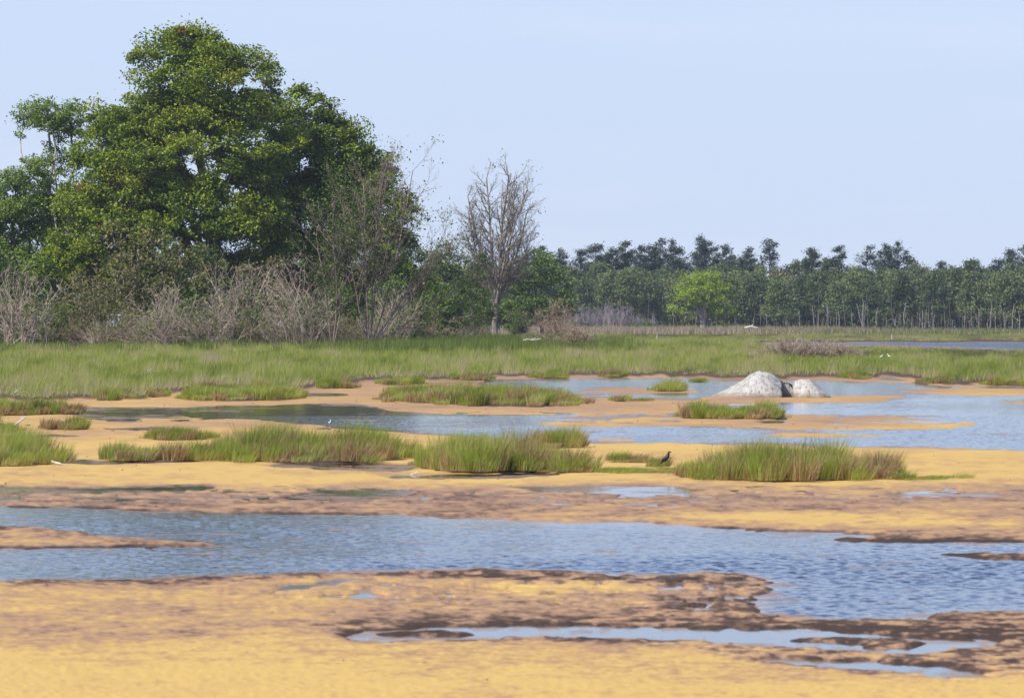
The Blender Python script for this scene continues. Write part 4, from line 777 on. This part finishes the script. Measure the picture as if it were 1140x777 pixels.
VAR = [.9, 1.25, .7, .8, .75, .95, .85, 1.1, .75, 1.15, 1.35, .8, .85, 1.3, .9, .8, 1.0, 1.2, .9, .9, .8, .4]
for i, (x, d, s, k, lb_) in enumerate(DS): place(dprotos[k], x, d, s * VAR[i], lb_, 'dead shrubs at the foot of the grove', r.uniform(0, 6.28))
# tan leafy bush standing alone in the marsh
halfdead('tan_bush', 'tan half leafless bush alone in the marsh right of the bare tree', G(622, 388), 2.5, prm_twig, [(r.normal(0, .5), r.normal(0, .3), r.uniform(1.8, 3.3), 1) for _ in range(36)], 320, M['tantwig'], M['reed'], 6, .6, .35, 'bush', rb=.02, lsize=.05, spread=.12)
halfdead('tan_bush', 'low dry tan bush touching the right side of the half leafless one', G(642, 389), 1.2, prm_twig, [(r.normal(0, .9), r.normal(0, .3), r.uniform(.9, 1.7), 1) for _ in range(46)], 321, M['tantwig'], M['reed'], 9, .6, .45, 'bush', rb=.018, lsize=.05, spread=.12)
for i, (x, w, lb_) in enumerate([(866, 1.0, 'leftmost of the greyish pink twig bushes in the green marsh'), (884, 1.15, 'second greyish pink twig bush from the left in the green marsh'), (903, 1.0, 'third greyish pink twig bush from the left in the green marsh'), (921, .9, 'fourth greyish pink twig bush from the left in the green marsh'), (941, .8, 'rightmost greyish pink twig bush, a little apart in the green marsh')]):
    r5 = np.random.default_rng(330 + i)
    halfdead('twig_bush', lb_, G(x, 399), 1, prm_twig, [(r5.normal(0, 1.3), r5.normal(0, .5), r5.uniform(.7, 1.2) * w, 1) for _ in range(60)], 330 + i, M['deadtwig'], M['reed'], 5, .7, .3, 'bush', rb=.02, lsize=.035, spread=.08, group='twig bushes in the marsh')
for (x, d, s, lb_) in [(998, 880, 1.5, 'dark low bush on the reed belt left of the thin stake'), (690, 900, .0, ''), ]:
    if s:
        leafy_tree('low_bush', lb_, ((x - CX) / F * d, d, 0), [(((x - CX) / F * d) + k * 1.0, d, .7, 1.0, .8, .55 + .1 * (k % 2)) for k in (-1, 0, 1)], 30, 50, .12, M['pine'], M['bark'], (.5, .3), .05, 4, 340, .5, 'bush', r_tip=.01)
for i, (x, hh_, mt, lb_) in enumerate([(640, 1.3, 'shrub', 'low green bush on the reed belt near the round green tree'), (652, 1.2, 'pine', 'dark green bush on the reed belt right of the tan bush'), (705, 1.6, 'shrub', 'green bush at the left of the line before the far wood'), (714, 2.1, 'willow', 'pale green bush below the grey thicket'), (727, 1.3, 'shrub', 'low green bush right of the pale green one'), (741, 1.7, 'shrub', 'olive bush left of the round oak foot'), (755, 0.9, 'shrub', 'round olive bush just left of the round oak trunk'), (797, 0.8, 'willow', 'pale low bush just right of the round oak trunk'), (808, 1.2, 'shrub', 'small olive bush right of the round oak'), (824, 1.2, 'shrub', 'small olive bush before the pale far log')]):
    d = 925; X = (x - CX) / F * d
    leafy_tree('low_bush', lb_, (X, d, 0), [(X, d, .55 * hh_, .9 * hh_, .8 * hh_, .55 * hh_), (X + hh_ * .6, d, .45 * hh_, .7 * hh_, .6 * hh_, .42 * hh_)], 16, 40, .14, M[mt], M['bark'], (.6, .4), .05, 4, 350 + i, .5, 'bush', 'low bushes before the far wood', r_tip=.01)

# ------------------------------------------------------------------ the far wood
def add_deciduous(lb, tb, X, Y, h_, w_, t0, r, n=24, nl=34, ls=.24, z0=.38, dull=False):
    # crown of clumps on a real trunk with a few limbs
    k = r.random((n, 3)); a = k[:, 0] * 6.283; zz = z0 + (1 - z0) * k[:, 1] ** .8; rad = w_ * .5 * np.sqrt(np.clip(1 - ((zz - (z0 + 1) / 2) / ((1 - z0) / 2 + .02)) ** 2, .1, 1)) * np.sqrt(k[:, 2])
    if r.random() < .5 and not dull: zz = z0 * .8 + (1.08 - z0 * .8) * k[:, 1]; rad = w_ * .62 * np.clip(1.12 - (zz - z0 * .8) / (1.08 - z0 * .8), .06, 1) ** .8 * np.sqrt(k[:, 2]); h_ *= .94; t0 -= .05
    C = np.stack([X + np.cos(a) * rad, Y + np.sin(a) * rad, zz * h_], 1); w = np.repeat(np.arange(n), nl)
    off = r.normal(0, 1, (n * nl, 3)) * [.55, .55, .42]
    t = t0 + r.normal(0, .10, n)[w] + r.normal(0, .10, n * nl); t = np.clip(t, 0, .86) if not dull else np.clip(t + .4, .82, 1)
    leaves(lb, C[w] + off, ls, t, .8, 1, r=r)
    lean = r.normal(0, .25); tr = .11 + .06 * r.random(); h_ *= r.uniform(.93, 1.05); tubes(tb, [[X, Y, -.2, X + lean * .5, Y, h_ * .45, tr, tr * .8], [X + lean * .5, Y, h_ * .45, X + lean, Y, h_ * .92, tr * .8, .03]], 5, mi=0)
    tubes(tb, [[X + lean * .5, Y, h_ * (.3 + .1 * q), *C[q], .05, .02] for q in range(min(6, n))], 3, mi=0)
r = np.random.default_rng(401); mb = MB()
rows = [(1010, 46, 1.0), (1030, 60, 1.05), (1052, 60, 1.12), (1078, 56, 1.2)]
for dd, n_, hs in rows:
    for i in range(n_):
        xp = 395 + (i + r.uniform(.1, .9)) / n_ * 960; dj = dd + r.uniform(-9, 9); hh_ = (10.0 + 1.2 * fbm(np.array([xp / 50.]), np.array([dd / 9.]), 2, 3)[0]) * r.uniform(.85, 1.14) * hs
        dull = r.random() < .07 and dd < 1060
        add_deciduous(mb, mb, (xp - CX) / F * dj, dj, hh_, r.uniform(4.0, 6.5), r.uniform(.30, .72), r, n=66 if not dull else 34, nl=66, dull=dull, z0=(.40 if r.random() < .5 else .26) if dd < 1020 else .2)
for i in range(700):   # shaded understory and bare stems between the trunks
    xp = r.uniform(395, 1355); dj = r.uniform(1000, 1060); X = (xp - CX) / F * dj
    tubes(mb, [[X, dj, -.2, X + r.normal(0, .3), dj, r.uniform(3, 7), r.uniform(.04, .09), .03]], 4, mi=0)
w_ = 110000; xp = r.uniform(395, 1355, w_); dj = r.uniform(1020, 1110, w_); zz = r.random(w_) * 9.0
leaves(mb, np.stack([(xp - CX) / F * dj, dj, zz], 1), .34, (r.normal(.36, .10, w_) + .2 * fbm(xp / 12, zz / 2.5, 3, 91)).clip(0, .8), .5, 1, r=r)
tag(mb.build('far_woods', [M['fwood'], M['forest']], smooth=False), 'long dense mixed wood closing the far side of the marsh', kind='stuff')

def pine(label, x, ytop, d, wpx, seed, bare=.35, group='tall pines rising over the far wood', lean=0.0, dens=1.0):
    r = np.random.default_rng(seed); h_ = (368 - ytop) / F * d - 0.0; h_ = H + (YH - ytop) / F * d; X = (x - CX) / F * d; W = wpx / F * d / 2 * 1.25
    root = empty('pine_tree', (X, d, 0), label, 'pine tree', group); tb = MB(); lb = MB(); segs = []; n = 7
    def tp(z): return np.array([lean * (z / h_) ** 2 * W, 0, z])
    for i in range(n): a, b = tp(h_ * i / n), tp(h_ * (i + 1) / n * (1 if i < n - 1 else .985)); segs.append([*a, *b, .24 * (1 - .85 * i / n), .24 * (1 - .85 * (i + 1) / n)])
    z = h_ * bare
    while z < h_ * .97:
        t = (z - h_ * bare) / (h_ * (1 - bare)); env = W * (1 - t) ** .7 * (0.55 + .45 * math.sin(min(1, t * 3.2) * 1.57)) + .35
        for q in range(r.integers(3, 6)):
            if r.random() < .22: continue
            a = r.uniform(0, 6.283); L = env * r.uniform(.55, 1.15); p0 = tp(z + r.uniform(-.15, .15)); e = p0 + [math.cos(a) * L, math.sin(a) * L, L * r.uniform(.15, .6) + .1]
            m_ = (p0 + e) / 2 + [0, 0, -.06 * L]; segs += [[*p0, *m_, .05, .035], [*m_, *e, .035, .015]]
            nb = int(70 * max(.7, L) * dens); s_ = .3 + .75 * r.random(nb) ** .7; s_ = np.clip(s_, 0, 1.05)
            C = p0 + (e - p0) * s_[:, None] + r.normal(0, 1, (nb, 3)) * [.36, .36, .27]; C[:, 2] += .1; leaves(lb, C, .21, r.normal(.5, .2, nb), 2.5, r=r)
        z += h_ * (1 - bare) * r.uniform(.045, .085)
    C = tp(h_ * .97) + r.normal(0, 1, (30, 3)) * [.25, .25, .25]; leaves(lb, C, .18, r.normal(.5, .2, 30), 1, r=r)
    tubes(tb, segs, 5); tb.build('trunk', M['fwood'], root, smooth=True); lb.build('crown', M['pine'], root); return root
PN = [(603, 274, 30, 'leftmost pine peeping out beside the bare tree'), (623, 276, 24, 'short pine second from the bare tree'), (647, 277, 26, 'blunt pine above the grey thicket'), (663, 271, 34, 'spreading pine above the left of the grey thicket'), (681, 276, 24, 'small pine left of the broad shouldered one'), (696, 267, 36, 'broad shouldered pine left of the gap in the wood'), (712, 273, 18, 'slender pine between two broad ones'), (722, 273, 30, 'rounded pine left of the tall pair'),
      (735, 264.5, 32, 'taller pine of the pair left of the round oak'), (750, 268, 36, 'layered pine at the right of the tall pair'), (781, 262, 18, 'spindly pine sticking up behind the dense one above the oak'), (786, 270, 44, 'dense wide pine above the round oak'), (804, 272, 34, 'ragged pine right of the dense wide one'), (832, 276, 26, 'low flat topped pine right of the round oak'), (857, 265.5, 22, 'lone thin crowned pine right of the oak'),
      (904, 276, 26, 'compact pine left of the middle of the right wood'), (935, 273, 28, 'left pine of a pair above the straight wood edge'), (960, 272.5, 32, 'open crowned pine of a pair above the straight wood edge'), (985, 273, 24, 'left neighbour of the tallest right hand pine'), (999, 269.5, 38, 'tallest pine in the right half of the wood'), (1048, 290, 14, 'tiny dark spire right of the tallest pine'), (1084, 290, 24, 'low ragged pine left of the bent one'), (1107, 290, 22, 'bent open pine left of the right border pines'), (1125, 277, 30, 'tiered pine near the right border'), (1143, 273, 34, 'pine cut by the right border')]
for i, (x, yt, wp, lb_) in enumerate(PN): pine(lb_, x, yt, 1065 + (i % 3) * 6, wp, 600 + i, .42 if x not in (781, 857, 1107) else .62, lean=.4 if x in (1107, 960) else 0, dens=.6 if x in (857, 781, 1107, 960) else 1)

# pale dead snags at the wood edge
prm_snag = dict(n=[6, 3, 2], kids=[6, 3], kink=0.08, up=[0.02, 0.05, 0.03], start=[0.35, 0.3], ang=[42, 40], ratio=[0.25, 0.45], rmin=0.03)
sn = []
for k in range(3):
    r = np.random.default_rng(700 + k); segs = []; tips = []; grow(segs, tips, np.array([0, 0, -.1]), np.array([.05 * k, 0, 1.]), 5.6, .13, 0, r, prm_snag)
    if k == 1: grow(segs, tips, np.array([0, 0, .8]), np.array([.4, 0, .9]), 4.2, .09, 0, r, prm_snag)
    root = empty('dead_snag', (0, 0, 0), 'x', 'dead tree'); tb = MB(); tubes(tb, segs, 4); tb.build('trunk', M['snag'], root); sn.append(root)
r = np.random.default_rng(711)
for i, x in enumerate([672, 700, 838, 853, 874, 890, 905, 921, 933, 951, 962, 976, 987, 997, 1008, 1015, 1029, 1041, 1054, 1062, 1075, 1083, 1092, 1103, 1110, 1119, 1127, 1136]):
    place(sn[i % 3], x + r.uniform(-2, 2), 992 + r.uniform(-4, 4), r.uniform(.35, .95), 'pale thin dead trunk at the foot of the far wood', 'pale dead trunks at the wood edge', r.uniform(0, 6.28), 0)
# grey leafless thicket left of the oak
prm_thk = dict(n=[5, 4, 3], kids=[8, 5], kink=0.07, up=[0.03, 0.05, 0.03], start=[0.15, 0.2], ang=[28, 30], ratio=[0.45, 0.5], rmin=0.022)
tk = []
for k in range(3):
    r = np.random.default_rng(720 + k); segs = []; tips = []
    for j in range(5): grow(segs, tips, np.array([r.normal(0, .5), r.normal(0, .4), 0]), np.array([r.normal(0, .15), r.normal(0, .1), 1.]), r.uniform(2.4, 4.0), .05, 0, r, prm_thk)
    root = empty('leafless_sapling', (0, 0, 0), 'x', 'sapling'); tb = MB(); tubes(tb, segs, 3); tb.build('trunk', M['thicket'], root); tk.append(root)
for i in range(30):
    place(tk[i % 3], 630 + i * 3.4 + r.uniform(-2, 2), 968 + r.uniform(-14, 10), r.uniform(.8, 1.15) * (1.0 if i < 22 else .7), 'leafless grey sapling in the thicket left of the round oak', 'leafless grey saplings left of the oak', r.uniform(0, 6.28), 0)

# ------------------------------------------------------------------ summer haze over the marsh
mb = MB(); a, b_, c_, d2, e_, f_ = -2500, 2500, -40, 1560, -1.4, 60
mb.add([(a, c_, e_), (b_, c_, e_), (b_, d2, e_), (a, d2, e_), (a, c_, f_), (b_, c_, f_), (b_, d2, f_), (a, d2, f_)], [[0, 3, 2, 1], [4, 5, 6, 7], [0, 1, 5, 4], [1, 2, 6, 5], [2, 3, 7, 6], [3, 0, 4, 7]])
hm = bpy.data.materials.new('haze'); hm.use_nodes = True; hn = hm.node_tree; hn.nodes.clear(); ho = hn.nodes.new('ShaderNodeOutputMaterial')
hv = hn.nodes.new('ShaderNodeVolumePrincipled'); hv.inputs['Color'].default_value = (0.80, 0.88, 1.0, 1); hv.inputs['Density'].default_value = 0.0001; hv.inputs['Anisotropy'].default_value = 0.2
hn.links.new(hv.outputs[0], ho.inputs['Volume'])
tag(mb.build('haze', hm), 'thin bluish summer haze over the marsh', kind='stuff')
